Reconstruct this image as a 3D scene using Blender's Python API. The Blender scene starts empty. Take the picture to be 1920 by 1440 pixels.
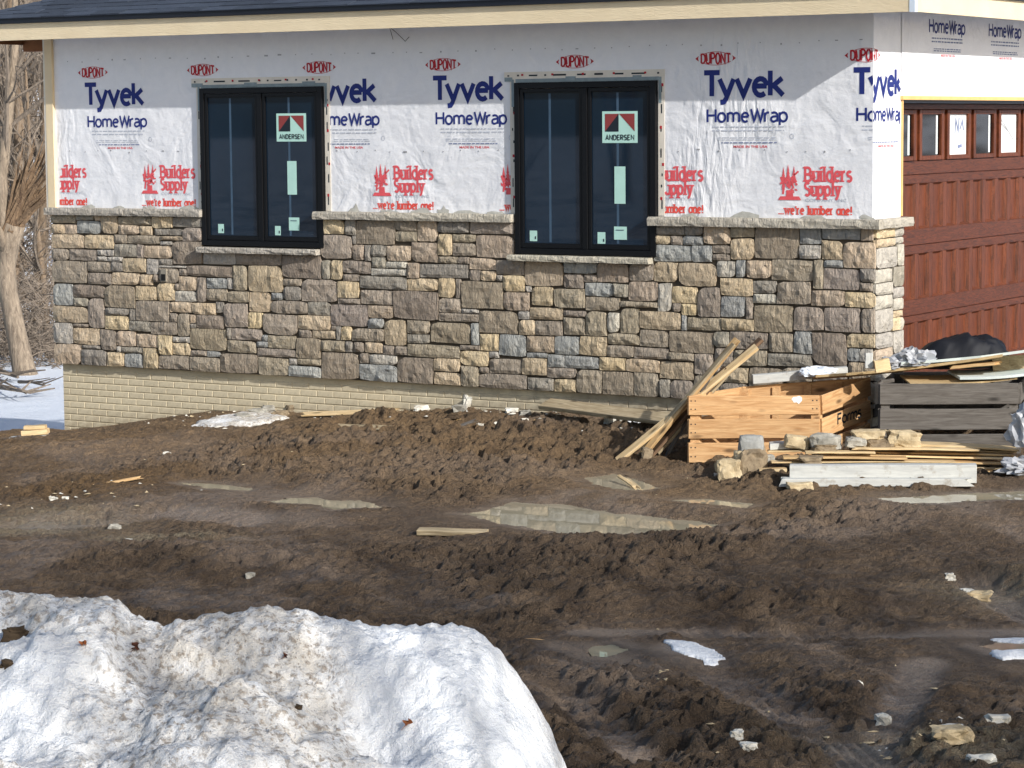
import bpy, math, random
import numpy as np
from mathutils import Vector, Matrix, noise as mnoise

random.seed(7)
RNG = np.random.default_rng(11)
scene = bpy.context.scene
COL = scene.collection
PI = math.pi

# ------------------------------------------------------------------ camera
cam_d = bpy.data.cameras.new('camera')
cam_d.sensor_width = 36.0
cam_d.lens = 4768.6 / 1920 * 36
cam_d.clip_start = 0.1
cam_d.clip_end = 1500
cam = bpy.data.objects.new('camera', cam_d)
COL.objects.link(cam)
RIGHT = Vector((0.84984049, 0.52697642, -0.00818544))
DOWN = Vector((0.04700543, -0.09125516, -0.99471754))
FWD = Vector((-0.52493965, 0.84496648, -0.10232308))
CAM = Vector((8.837781, -20.0714838, 3.0))
m = Matrix.Identity(4)
for i in range(3):
    m[i][0] = RIGHT[i]; m[i][1] = -DOWN[i]; m[i][2] = -FWD[i]; m[i][3] = CAM[i]
cam.matrix_world = m
scene.camera = cam

# ------------------------------------------------------------------ daylight
SUNV = Vector((1.296, -0.45, 0.705)).normalized()
SUN_EL = math.asin(SUNV.z)
SUN_AZ = math.atan2(SUNV.x, SUNV.y)
world = bpy.data.worlds.new('World')
scene.world = world
world.use_nodes = True
wn = world.node_tree.nodes; wl = world.node_tree.links
wn.clear()
sky = wn.new('ShaderNodeTexSky'); sky.sky_type = 'NISHITA'; sky.sun_disc = False
sky.sun_elevation = SUN_EL; sky.sun_rotation = SUN_AZ
sky.air_density = 1.0; sky.dust_density = 1.6; sky.ozone_density = 1.0
bg = wn.new('ShaderNodeBackground'); bg.inputs['Strength'].default_value = 0.125
wo = wn.new('ShaderNodeOutputWorld')
wl.new(sky.outputs[0], bg.inputs['Color']); wl.new(bg.outputs[0], wo.inputs['Surface'])
sun_d = bpy.data.lights.new('sun', 'SUN'); sun_d.energy = 4.3; sun_d.angle = math.radians(0.53)
sun_d.color = (1.0, 0.98, 0.945)
sun = bpy.data.objects.new('sun', sun_d); COL.objects.link(sun)
sun.rotation_euler = SUNV.to_track_quat('Z', 'Y').to_euler()
sun.location = (30, -10, 20)
vs = scene.view_settings
scene.display_settings.display_device = 'sRGB'
vs.view_transform = 'Standard'; vs.look = 'None'; vs.exposure = 0.28; vs.gamma = 1.0
vs.use_curve_mapping = False

# ------------------------------------------------------------------ helpers
ORG = {}

def setprops(o, label=None, cat=None, group=None, kind=None):
    if label: o['label'] = label
    if cat: o['category'] = cat
    if group: o['group'] = group
    if kind: o['kind'] = kind
    return o

def thing(name, label, cat, loc=(0, 0, 0), group=None):
    o = bpy.data.objects.new(name, None)
    o.empty_display_size = 0.2
    COL.objects.link(o); o.location = loc
    ORG[o] = Vector(loc)
    return setprops(o, label, cat, group)

def link(o, parent=None, org=None):
    """link an object whose mesh is already relative to org (world point)"""
    COL.objects.link(o)
    org = Vector(org) if org is not None else Vector((0, 0, 0))
    ORG[o] = org
    if parent is not None:
        o.parent = parent
        o.location = org - ORG[parent]
    else:
        o.location = org
    return o

class MB:
    """collects polygons in world coordinates and links them as one mesh object"""
    def __init__(self): self.v = []; self.f = []; self.mi = []
    def add(self, vs_, fs_, mi=0):
        b = len(self.v); self.v.extend([tuple(p) for p in vs_])
        for f in fs_: self.f.append([b + i for i in f]); self.mi.append(mi)
    def box(self, lo, hi, mi=0):
        x0, y0, z0 = lo; x1, y1, z1 = hi
        self.add([(x0, y0, z0), (x1, y0, z0), (x1, y1, z0), (x0, y1, z0), (x0, y0, z1), (x1, y0, z1), (x1, y1, z1), (x0, y1, z1)],
                 [(0, 3, 2, 1), (4, 5, 6, 7), (0, 1, 5, 4), (1, 2, 6, 5), (2, 3, 7, 6), (3, 0, 4, 7)], mi)
    def obox(self, c, ax, ay, az, mi=0):
        """box from corner c spanned by three vectors"""
        c = Vector(c); ax = Vector(ax); ay = Vector(ay); az = Vector(az)
        P = [c, c + ax, c + ax + ay, c + ay]; P = P + [p + az for p in P]
        fs = [(0, 3, 2, 1), (4, 5, 6, 7), (0, 1, 5, 4), (1, 2, 6, 5), (2, 3, 7, 6), (3, 0, 4, 7)]
        if ax.cross(ay).dot(az) < 0: fs = [tuple(reversed(f)) for f in fs]
        self.add(P, fs, mi)
    def tube(self, pts, rads, n=6, mi=0, cap=True):
        pts = [Vector(p) for p in pts]; rings = []
        b = len(self.v); prev = None
        for i, p in enumerate(pts):
            d = (pts[min(i + 1, len(pts) - 1)] - pts[max(i - 1, 0)]).normalized()
            a = prev if prev is not None else Vector((0.31, 0.77, 0.55))
            s = d.cross(a)
            if s.length < 1e-4: s = d.cross(Vector((1, 0, 0)))
            s.normalize(); t = s.cross(d).normalized(); prev = t
            for k in range(n):
                an = 2 * PI * k / n
                q = p + (s * math.cos(an) + t * math.sin(an)) * rads[i]
                self.v.append(tuple(q))
        for i in range(len(pts) - 1):
            for k in range(n):
                k2 = (k + 1) % n
                self.f.append([b + i * n + k, b + i * n + k2, b + (i + 1) * n + k2, b + (i + 1) * n + k]); self.mi.append(mi)
        if cap:
            self.f.append([b + k for k in reversed(range(n))]); self.mi.append(mi)
            e = b + (len(pts) - 1) * n
            self.f.append([e + k for k in range(n)]); self.mi.append(mi)
    def mesh(self, name, mats, org=(0, 0, 0), smooth=False):
        me = bpy.data.meshes.new(name)
        o = Vector(org)
        me.from_pydata([(x - o.x, y - o.y, z - o.z) for x, y, z in self.v], [], self.f)
        mats = mats if isinstance(mats, (list, tuple)) else [mats]
        for mm in mats: me.materials.append(mm)
        if len(mats) > 1: me.polygons.foreach_set('material_index', self.mi)
        if smooth: me.polygons.foreach_set('use_smooth', [True] * len(self.f))
        me.update()
        return me
    def build(self, name, mats, parent=None, org=None, smooth=False, bevel=0):
        if org is None: org = ORG[parent] if parent is not None else (0, 0, 0)
        o = bpy.data.objects.new(name, self.mesh(name, mats, org, smooth))
        link(o, parent, org)
        if bevel:
            b = o.modifiers.new('bevel', 'BEVEL'); b.width = bevel; b.segments = 2; b.limit_method = 'ANGLE'; b.angle_limit = 0.6
        return o

def grid_mesh(name, X, Y, Z, mats, attrs=None, smooth=True, keep=None):
    """regular grid from numpy arrays (n,m)"""
    n, mm = X.shape
    me = bpy.data.meshes.new(name)
    co = np.stack([X, Y, Z], -1).reshape(-1, 3).astype(np.float32)
    idx = np.arange(n * mm).reshape(n, mm)
    q = np.stack([idx[:-1, :-1], idx[:-1, 1:], idx[1:, 1:], idx[1:, :-1]], -1).reshape(-1, 4)
    if keep is not None: q = q[keep[:-1, :-1].reshape(-1)]
    me.vertices.add(len(co)); me.vertices.foreach_set('co', co.ravel())
    me.loops.add(q.size); me.loops.foreach_set('vertex_index', q.ravel().astype(np.int32))
    me.polygons.add(len(q)); me.polygons.foreach_set('loop_start', (np.arange(len(q)) * 4).astype(np.int32))
    me.update(calc_edges=True)
    me.polygons.foreach_set('use_smooth', np.full(len(q), smooth))
    for k, a in (attrs or {}).items():
        at = me.attributes.new(k, 'FLOAT', 'POINT'); at.data.foreach_set('value', a.reshape(-1).astype(np.float32))
    for x in (mats if isinstance(mats, (list, tuple)) else [mats]): me.materials.append(x)
    me.update()
    return me

# numpy value noise
def _hash(i, j, s):
    h = (i.astype(np.int64) * 374761393 + j.astype(np.int64) * 668265263 + s * 1442695041) & 0xFFFFFFFF
    h = ((h ^ (h >> 13)) * 1274126177) & 0xFFFFFFFF
    return ((h ^ (h >> 16)) & 0xFFFF) / 65535.0
def vnoise(x, y, s=0):
    xi = np.floor(x); yi = np.floor(y); fx = x - xi; fy = y - yi
    fx = fx * fx * fx * (fx * (fx * 6 - 15) + 10); fy = fy * fy * fy * (fy * (fy * 6 - 15) + 10)
    a = _hash(xi, yi, s); b = _hash(xi + 1, yi, s); c = _hash(xi, yi + 1, s); d = _hash(xi + 1, yi + 1, s)
    return (a + (b - a) * fx) * (1 - fy) + (c + (d - c) * fx) * fy
def fbm(x, y, oct=4, s=0, gain=.5):
    t = 0; amp = 1; tot = 0
    for o in range(oct):
        ca, sa = math.cos(.7 * o + .3), math.sin(.7 * o + .3)
        t = t + amp * vnoise((x * ca - y * sa) * 2 ** o + 17.3 * o, (x * sa + y * ca) * 2 ** o - 9.1 * o, s + o * 13)
        tot += amp; amp *= gain
    return t / tot
def billow(x, y, oct=3, s=0):
    t = 0; amp = 1; tot = 0
    for o in range(oct):
        ca, sa = math.cos(1.1 * o + .5), math.sin(1.1 * o + .5)
        t = t + amp * np.abs(2 * vnoise((x * ca - y * sa) * 2 ** o + 7.7 * o, (x * sa + y * ca) * 2 ** o + 3.3 * o, s + o * 31) - 1)
        tot += amp; amp *= .5
    return t / tot

# ------------------------------------------------------------------ materials
def srgb(r, g, b):
    f = lambda c: (c / 12.92 if c <= .04045 else ((c + .055) / 1.055) ** 2.4)
    return (f(r / 255), f(g / 255), f(b / 255), 1)

class NT:
    def __init__(self, name):
        self.m = bpy.data.materials.new(name); self.m.use_nodes = True
        self.n = self.m.node_tree.nodes; self.l = self.m.node_tree.links
        self.p = self.n['Principled BSDF']
    def node(self, t, **kw):
        x = self.n.new(t)
        for k, v in kw.items(): setattr(x, k, v)
        return x
    def inp(self, nd, key, val):
        if hasattr(val, 'is_output') or hasattr(val, 'links'): self.l.new(val, nd.inputs[key])
        else: nd.inputs[key].default_value = val
    def coords(self, kind='Object', scale=(1, 1, 1), rnd=False, rot=(0, 0, 0)):
        tc = self.node('ShaderNodeTexCoord')
        src = tc.outputs[kind]
        if rnd:
            oi = self.node('ShaderNodeObjectInfo')
            mu = self.node('ShaderNodeVectorMath', operation='SCALE'); 
            cb = self.node('ShaderNodeCombineXYZ')
            self.l.new(oi.outputs['Random'], cb.inputs[0]); self.l.new(oi.outputs['Random'], cb.inputs[1])
            self.l.new(cb.outputs[0], mu.inputs[0]); mu.inputs['Scale'].default_value = 91.7
            ad = self.node('ShaderNodeVectorMath', operation='ADD')
            self.l.new(src, ad.inputs[0]); self.l.new(mu.outputs[0], ad.inputs[1]); src = ad.outputs[0]
        mp = self.node('ShaderNodeMapping'); mp.inputs['Scale'].default_value = scale; mp.inputs['Rotation'].default_value = rot
        self.l.new(src, mp.inputs['Vector'])
        return mp.outputs[0]
    def noise(self, vec, scale, detail=4, rough=.55, dist=0, out='Fac'):
        x = self.node('ShaderNodeTexNoise')
        self.l.new(vec, x.inputs['Vector']); x.inputs['Scale'].default_value = scale; x.inputs['Detail'].default_value = detail
        x.inputs['Roughness'].default_value = rough; x.inputs['Distortion'].default_value = dist
        return x.outputs[out]
    def ramp(self, fac, stops):
        x = self.node('ShaderNodeValToRGB'); e = x.color_ramp.elements
        while len(e) < len(stops): e.new(.5)
        for i, (p, c) in enumerate(stops):
            e[i].position = p; e[i].color = c if len(c) == 4 else (*c, 1)
        self.l.new(fac, x.inputs[0]); return x.outputs[0]
    def rng(self, fac, a, b, c=0, d=1):
        x = self.node('ShaderNodeMapRange'); self.l.new(fac, x.inputs[0])
        for i, v in enumerate((a, b, c, d)): x.inputs[i + 1].default_value = v
        return x.outputs[0]
    def mix(self, fac, a, b, mode='MIX'):
        x = self.node('ShaderNodeMix', data_type='RGBA', blend_type=mode)
        self.inp(x, 0, fac); self.inp(x, 6, a); self.inp(x, 7, b)
        return x.outputs[2]
    def math(self, op, a, b=0.0):
        x = self.node('ShaderNodeMath', operation=op); self.inp(x, 0, a); self.inp(x, 1, b); return x.outputs[0]
    def attr(self, name):
        x = self.node('ShaderNodeAttribute'); x.attribute_name = name; return x.outputs['Fac']
    def rand(self):
        return self.node('ShaderNodeObjectInfo').outputs['Random']
    def hsv(self, col, h=.5, s=1., v=1.):
        x = self.node('ShaderNodeHueSaturation'); self.inp(x, 'Hue', h); self.inp(x, 'Saturation', s); self.inp(x, 'Value', v)
        self.inp(x, 'Color', col); return x.outputs[0]
    def bump(self, hgt, strength=.3, dist=.01, normal=None):
        x = self.node('ShaderNodeBump'); x.inputs['Strength'].default_value = strength; x.inputs['Distance'].default_value = dist
        self.l.new(hgt, x.inputs['Height'])
        if normal is not None: self.l.new(normal, x.inputs['Normal'])
        return x.outputs[0]
    def fin(self, color=None, rough=None, normal=None, spec=None, **kw):
        p = self.p
        if color is not None: self.inp(p, 'Base Color', color)
        if rough is not None: self.inp(p, 'Roughness', rough)
        if spec is not None: p.inputs['Specular IOR Level'].default_value = spec
        if normal is not None: self.l.new(normal, p.inputs['Normal'])
        for k, v in kw.items(): self.inp(p, k.replace('_', ' '), v)
        return self.m

def m_plain(name, rgb, rough=.6, spec=.3, var=.12, scale=8, bump=0.0, bscale=60, bdist=.003):
    t = NT(name); c = t.coords('Object')
    n = t.noise(c, scale, 4)
    col = t.hsv(srgb(*rgb), v=t.rng(n, .3, .7, 1 - var, 1 + var))
    nm = t.bump(t.noise(c, bscale, 3), bump, bdist) if bump else None
    return t.fin(col, rough, nm, spec)

def m_wood(name, rgb, dark, rough=.7, var=.2, sat=1.0, grey=0.0, knots=True):
    """grain along local X, knots, individual tone from the object's random number"""
    t = NT(name); c = t.coords('Object', rnd=True)
    cs = t.coords('Object', (1.4, 16, 16), rnd=True)
    g = t.noise(cs, 2.2, 5, .6, 1.2)
    g2 = t.noise(t.coords('Object', (3, 60, 60), rnd=True), 3, 3, .6, .5)
    col = t.mix(t.rng(g, .35, .68), srgb(*rgb), srgb(*dark))
    col = t.mix(t.math('MULTIPLY', t.rng(g2, .45, .75), .45), col, srgb(*[int(v * .75) for v in dark]))
    if knots:
        vo = t.node('ShaderNodeTexVoronoi'); vo.inputs['Scale'].default_value = 1.0
        t.l.new(t.coords('Object', (3.2, 9, 9), rnd=True), vo.inputs['Vector'])
        k = t.rng(vo.outputs['Distance'], .08, .22, .85, 0)
        col = t.mix(k, col, srgb(*[int(v * .5) for v in dark]))
    col = t.hsv(col, s=sat, v=t.rng(t.rand(), 0, 1, 1 - var, 1 + var))
    nm = t.bump(t.math('ADD', g, g2), .35, .003)
    return t.fin(col, rough, nm, .25)

M = {}
# house wrap: white woven sheet with soft creases
def m_wrap():
    t = NT('house_wrap'); c = t.coords('Object')
    fine = t.noise(c, 220, 2, .5)
    blot = t.noise(c, 9, 5, .6)
    soft = t.noise(c, 2.2, 3, .5, 1.0)
    diag = t.noise(t.coords('Object', (9, 1, 2.2), rot=(0, .75, 0)), 1.7, 3, .5, .6)
    dm = t.rng(t.noise(t.coords('Object'), .55, 2, .5), .48, .62)
    hor = t.noise(t.coords('Object', (.7, 1, 4), rot=(0, .10, 0)), 1.1, 3, .5, .8)
    col = t.mix(t.rng(blot, .35, .7, 0, .5), srgb(231, 231, 233), srgb(219, 220, 224))
    dirt = t.rng(t.noise(c, 3.3, 6, .7), .62, .8, 0, .3)
    col = t.mix(dirt, col, srgb(196, 194, 190))
    h = t.math('ADD', t.math('MULTIPLY', soft, 1.2), t.math('MULTIPLY', t.math('MULTIPLY', diag, dm), 1.0))
    h = t.math('ADD', h, t.math('MULTIPLY', hor, .25))
    h = t.math('ADD', h, t.math('MULTIPLY', blot, .35))
    h = t.math('ADD', h, t.math('MULTIPLY', fine, .06))
    return t.fin(col, .55, t.bump(h, .8, .03), .3)
M['wrap'] = m_wrap()
M['navy'] = m_plain('navy_ink', (38, 50, 116), .6, .2, .08)
M['red'] = m_plain('red_ink', (176, 40, 50), .6, .2, .1)
M['pinkred'] = m_plain('faded_red_ink', (222, 92, 98), .6, .2, .12, 30)
M['orange'] = m_plain('orange_red_ink', (222, 84, 74), .6, .2, .12, 30)
M['greyink'] = m_plain('pale_grey_ink', (186, 190, 200), .6, .2)
M['greyblue'] = m_plain('blue_grey_ink', (120, 130, 160), .6, .2)
M['dot'] = m_plain('staple_cap', (160, 160, 162), .5, .3)

def stone_mat(code, a, b, c3):
    t = NT('stone_' + code); c = t.coords('Object', rnd=True)
    n1 = t.noise(c, 7, 5, .62, .4); n2 = t.noise(c, 26, 5, .65); r = t.rand()
    col = t.mix(t.rng(n1, .32, .68), srgb(*a), srgb(*b))
    col = t.mix(t.rng(n2, .48, .75, 0, .6), col, srgb(*c3))
    vein = t.rng(t.noise(t.coords('Object', (1, 1, 2.4), rnd=True, rot=(0, .6, 0)), 9, 4, .6, 1.2), .6, .75, 0, .45)
    col = t.mix(vein, col, srgb(*[min(255, int(v * 1.18)) for v in a]))
    col = t.hsv(col, h=t.rng(r, 0, 1, .49, .51), s=t.rng(r, 0, 1, .84, 1.06), v=t.rng(r, 0, 1, .88, 1.12))
    cleave = t.noise(t.coords('Object', (2.0, 1, .7), rnd=True, rot=(0, .75, 0)), 12, 6, .64, .9)
    nm = t.bump(cleave, 1.0, .045)
    nm = t.bump(n2, .7, .012, nm)
    return t.fin(col, .85, nm, .2)
ST = {
 't': stone_mat('tan', (211, 191, 161), (194, 171, 138), (164, 146, 123)),
 'm': stone_mat('buff', (190, 172, 147), (171, 152, 127), (143, 129, 111)),
 'b': stone_mat('brown', (170, 157, 139), (152, 139, 121), (124, 114, 101)),
 'B': stone_mat('umber', (163, 149, 130), (146, 132, 114), (120, 109, 96)),
 'g': stone_mat('grey', (165, 157, 143), (146, 138, 125), (122, 116, 106)),
 's': stone_mat('slate', (174, 173, 166), (152, 152, 148), (128, 128, 126)),
 'w': stone_mat('pale', (200, 192, 177), (176, 169, 157), (146, 141, 132)),
 'l': stone_mat('mauve', (178, 164, 148), (158, 144, 129), (130, 119, 107)),
}
M['cap'] = stone_mat('cap', (196, 188, 172), (176, 168, 152), (150, 144, 132))
M['mortar'] = m_plain('mortar', (80, 73, 64), .95, .1, .2, 20, .6, 90, .006)
M['smear'] = m_plain('mortar_smear', (176, 174, 166), .95, .1, .15, 20, .5, 90, .004)
def m_found():
    t = NT('formed_concrete'); c = t.coords('Object', rnd=False)
    n = t.noise(c, 1.3, 5, .6); n2 = t.noise(c, 24, 4, .6)
    col = t.mix(t.rng(n, .35, .65), srgb(214, 201, 172), srgb(190, 177, 150))
    col = t.mix(t.rng(n2, .5, .75, 0, .4), col, srgb(166, 154, 130))
    sx = t.node('ShaderNodeSeparateXYZ'); tc = t.node('ShaderNodeTexCoord'); geo = t.node('ShaderNodeNewGeometry')
    t.l.new(geo.outputs['Position'], sx.inputs[0])
    # damp mud splash on the part nearest the corner by the crates
    wet = t.math('MULTIPLY', t.rng(sx.outputs[0], -5.2, -3.6), t.rng(t.noise(c, 3, 4, .6), .35, .65))
    col = t.mix(t.math('MULTIPLY', wet, .6), col, srgb(128, 122, 112))
    hx = t.math('SUBTRACT', sx.outputs[2], t.math('ADD', t.math('MULTIPLY', sx.outputs[0], .076), .484))
    splash = t.math('MULTIPLY', t.rng(hx, .02, .26, 1, 0), t.rng(t.noise(c, 7, 6, .7), .38, .62))
    col = t.mix(t.math('MULTIPLY', splash, .6), col, srgb(120, 98, 72))
    col = t.hsv(col, v=t.rng(t.rand(), 0, 1, .95, 1.05))
    return t.fin(col, .9, t.bump(n2, .3, .004), .15)
M['found'] = m_found()
M['black'] = m_plain('black_window_frame', (9, 10, 13), .5, .25, .1)
def m_pane():
    t = NT('dark_glass'); c = t.coords('Object')
    n = t.noise(t.coords('Object', (1, 1, .35), rot=(0, .5, 0)), 1.1, 3, .5, .8)
    col = t.mix(t.rng(n, .3, .7), srgb(14, 30, 44), srgb(22, 40, 56))
    return t.fin(col, .025, None, .38)
M['pane'] = m_pane()
M['stripe'] = m_plain('pane_stripe', (60, 82, 102), .3, .4)
M['sticker'] = m_plain('pale_green_sticker', (178, 216, 204), .5, .3, .04)
M['stred'] = m_plain('sticker_red', (138, 60, 58), .5, .3, .05)
M['stblk'] = m_plain('sticker_black', (28, 36, 44), .5, .3, .05)
M['tape'] = m_plain('flashing_tape', (218, 210, 196), .5, .3, .08)
M['tapegrey'] = m_plain('flashing_grey', (128, 142, 146), .45, .4, .15, 20)
M['fascia'] = None
def m_fascia():
    t = NT('cream_fascia'); c = t.coords('Object')
    g = t.noise(t.coords('Object', (1, 6, 6)), 9, 5, .6, 1.5)
    n = t.noise(c, 2, 4, .6)
    col = t.mix(t.rng(n, .3, .7), srgb(232, 214, 180), srgb(222, 203, 168))
    return t.fin(col, .6, t.bump(g, .5, .012), .25)
M['fascia'] = m_fascia()
M['metal'] = m_plain('pale_metal_corner', (206, 216, 226), .4, .5, .04)
M['cream'] = m_plain('cream_board', (222, 202, 166), .6, .25, .08, 3, .3, 40)
M['soffit'] = m_plain('soffit', (170, 160, 146), .7, .2)
M['beam'] = m_plain('raw_brown_beam', (142, 96, 64), .8, .2, .2, 5)
M['drip'] = m_plain('black_drip_edge', (18, 22, 32), .45, .4, .1)
def m_shingle():
    t = NT('asphalt_shingle'); c = t.coords('Object', rnd=True)
    n = t.noise(c, 300, 2, .6); n2 = t.noise(t.coords('Object', (2, 14, 14), rnd=True), 4, 3, .6)
    col = t.mix(t.rng(n2, .3, .7), srgb(62, 70, 82), srgb(44, 50, 62))
    col = t.mix(t.rng(n, .45, .7, 0, .5), col, srgb(88, 94, 104))
    col = t.hsv(col, v=t.rng(t.rand(), 0, 1, .75, 1.2))
    return t.fin(col, .9, t.bump(n, .5, .004), .2)
M['shingle'] = m_shingle()
def m_door():
    t = NT('red_brown_door_wood')
    g = t.noise(t.coords('Object', (1, 22, 1.6), rnd=True), 2.2, 6, .65, 1.0)
    sw = t.noise(t.coords('Object', (1, 6, 3), rnd=True), 3.5, 5, .65, 2.5)
    col = t.mix(t.rng(g, .35, .7), srgb(116, 61, 35), srgb(61, 29, 16))
    col = t.mix(t.rng(sw, .5, .72, 0, .55), col, srgb(46, 22, 15))
    col = t.hsv(col, v=t.rng(t.rand(), 0, 1, .86, 1.12))
    return t.fin(col, .5, t.bump(g, .2, .003), .3)
M['door'] = m_door()
def m_doorh():
    t = NT('red_brown_rail_wood')
    g = t.noise(t.coords('Object', (1, 1.6, 14), rnd=True), 2.6, 6, .65, 2.6)
    col = t.mix(t.rng(g, .38, .66), srgb(102, 53, 31), srgb(54, 26, 15))
    return t.fin(col, .5, t.bump(g, .2, .003), .3)
M['doorh'] = m_doorh()
M['jamb'] = m_plain('pale_pine_trim', (226, 180, 118), .6, .3, .1, 6)
M['dglass'] = m_plain('garage_glass', (14, 15, 16), .05, .5, .1)
M['film'] = m_plain('white_film_and_reflection', (222, 224, 224), .4, .3, .06, 6)  # on garage panes: a reflected wall put into the colour; also strips and splash
M['vent'] = m_plain('vent_black', (26, 24, 22), .6, .3)
M['ventgrey'] = m_plain('vent_plate', (150, 142, 128), .6, .3)
M['pine'] = m_wood('crate_pine', (206, 168, 122), (174, 130, 86), .65, .09)
M['pale'] = m_wood('pale_board', (224, 200, 158), (196, 166, 120), .7, .12)
M['tan'] = m_wood('tan_board', (204, 172, 124), (164, 130, 90), .75, .15)
M['brown'] = m_wood('brown_board', (120, 96, 74), (86, 66, 50), .8, .15)
M['grey'] = m_wood('weathered_grey_board', (110, 105, 99), (82, 76, 70), .85, .12)
M['dirty'] = m_wood('muddy_board', (186, 170, 140), (136, 118, 90), .85, .15)
def m_painted():
    t = NT('pale_painted_timber'); c = t.coords('Object', rnd=True)
    n = t.noise(c, 9, 6, .7); n2 = t.noise(t.coords('Object', (1, 8, 8), rnd=True), 6, 4, .6)
    col = t.mix(t.rng(n2, .3, .7), srgb(196, 196, 190), srgb(172, 172, 168))
    col = t.mix(t.rng(n, .55, .72, 0, .75), col, srgb(128, 110, 86))
    return t.fin(col, .75, t.bump(n, .4, .006), .25)
M['painted'] = m_painted()
M['ply'] = m_wood('plywood', (206, 182, 138), (174, 146, 104), .75, .12, knots=False)
M['foam'] = m_plain('pale_foam_board', (206, 214, 208), .7, .2, .08)
M['cloth'] = m_plain('black_cloth', (19, 20, 26), .6, .25, .2, 12, .4, 200)
M['plastic'] = m_plain('white_plastic', (214, 220, 228), .3, .5, .06)
M['bag'] = m_plain('grey_plastic_bag', (160, 162, 166), .35, .5, .15, 10)
def m_rock(name, a, b):
    t = NT(name); c = t.coords('Object', rnd=True)
    n = t.noise(c, 14, 6, .65); n2 = t.noise(c, 60, 4, .6)
    col = t.mix(t.rng(n, .35, .65), srgb(*a), srgb(*b)); col = t.hsv(col, v=t.rng(t.rand(), 0, 1, .9, 1.1))
    nm = t.bump(n, .6, .02); nm = t.bump(n2, .5, .005, nm)
    return t.fin(col, .9, nm, .2)
M['skid'] = m_plain('red_brown_skid', (92, 52, 42), .8, .2, .2, 12)
M['rock'] = m_rock('rock_grey', (168, 164, 154), (132, 128, 118))
M['rockt'] = m_rock('rock_tan', (200, 182, 148), (160, 142, 112))
M['rockb'] = m_rock('rock_brown', (148, 132, 108), (108, 94, 76))
M['rockw'] = m_rock('rock_white', (222, 218, 206), (188, 182, 168))
M['concrete'] = m_rock('concrete_block', (160, 160, 156), (136, 136, 132))
def m_mud():
    t = NT('mud'); c = t.coords('Object')
    n1 = t.noise(c, .55, 4, .6); n2 = t.noise(c, 3.2, 6, .65); n3 = t.noise(c, 24, 6, .72, .6); n4 = t.noise(c, 95, 3, .6)
    dry = t.attr('dry'); wet = t.attr('wet'); grav = t.attr('gravel'); och = t.attr('ochre')
    col = t.mix(t.rng(n2, .3, .7), srgb(132, 112, 90), srgb(97, 80, 64))
    col = t.mix(dry, col, t.mix(t.rng(n2, .3, .7), srgb(166, 137, 101), srgb(128, 104, 76)))
    col = t.mix(t.math('MULTIPLY', och, .7), col, srgb(128, 100, 64))
    col = t.mix(t.rng(n3, .47, .70, 0, .7), col, srgb(66, 53, 42))
    col = t.mix(t.rng(n4, .62, .75, 0, .3), col, srgb(150, 130, 102))
    gfac = t.math('MULTIPLY', grav, t.rng(n3, .35, .6))
    col = t.mix(gfac, col, srgb(158, 146, 122))
    col = t.mix(t.math('MULTIPLY', wet, .6), col, srgb(146, 132, 120))  # wet mud: pale mauve sky sheen put into its colour
    rough = t.rng(t.math('ADD', t.math('ADD', wet, t.math('MULTIPLY', t.math('SUBTRACT', n2, .5), .7)), t.math('MULTIPLY', t.math('SUBTRACT', n3, .5), .6)), 0, 1, .66, .26)
    h = t.math('ADD', t.math('MULTIPLY', n3, 1.0), t.math('MULTIPLY', n4, .4))
    inv = t.math('SUBTRACT', 1.25, t.math('MULTIPLY', wet, .8))
    h = t.math('MULTIPLY', h, inv)
    return t.fin(col, rough, t.bump(h, 1.0, .075), .3)
M['mud'] = m_mud()
def m_water():
    t = NT('puddle_water'); c = t.coords('Object')
    n = t.noise(c, 2.5, 3, .5)
    col = t.mix(t.rng(n, .3, .7), srgb(166, 157, 133), srgb(150, 141, 119))
    return t.fin(col, .012, t.bump(t.noise(c, 5, 2, .5), .01, .006), .5, IOR=1.33)
M['water'] = m_water()
def m_snow(name, dirt):
    t = NT(name); c = t.coords('Object')
    g = t.noise(c, 120, 3, .7); g1 = t.noise(c, 34, 5, .65); g2 = t.noise(c, 9, 5, .6)
    col = srgb(*((241, 243, 245) if dirt else (222, 227, 234)))
    if dirt:
        d = t.attr('dirt')
        cream = t.math('MULTIPLY', d, t.rng(g2, .2, .6))
        col = t.mix(t.math('MULTIPLY', cream, .75), col, srgb(206, 196, 180))
        sp = t.math('MULTIPLY', t.rng(g1, .50, .62), t.rng(d, .2, .7))
        col = t.mix(t.math('MULTIPLY', sp, .8), col, srgb(146, 132, 116))
        vo = t.noise(c, 85, 3, .6)
        sp2 = t.math('MULTIPLY', t.rng(vo, .62, .69), t.rng(d, .25, .75))
        col = t.mix(t.math('MULTIPLY', sp2, .8), col, srgb(110, 92, 76))
    h = t.math('ADD', t.math('MULTIPLY', g1, 1.0), t.math('MULTIPLY', g, .35))
    p = t.p
    p.inputs['Subsurface Weight'].default_value = .1
    p.inputs['Subsurface Radius'].default_value = (.06, .065, .075)
    p.inputs['Subsurface Scale'].default_value = .5
    return t.fin(col, .6, t.bump(h, .9, .028), .25)
M['snow'] = m_snow('snow', False)
M['dsnow'] = m_snow('dirty_snow', True)
def m_hill():
    t = NT('leaf_litter_and_snow'); c = t.coords('Object')
    n = t.noise(c, .7, 6, .65); n2 = t.noise(c, 2.5, 6, .7)
    col = t.mix(t.rng(n2, .3, .7), srgb(112, 98, 84), srgb(70, 61, 52))
    s = t.rng(t.math('ADD', n, t.math('MULTIPLY', n2, .25)), .545, .60)
    col = t.mix(s, col, srgb(232, 236, 244))
    return t.fin(col, .95, t.bump(n2, .8, .2), .1)
M['hill'] = m_hill()
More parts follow.
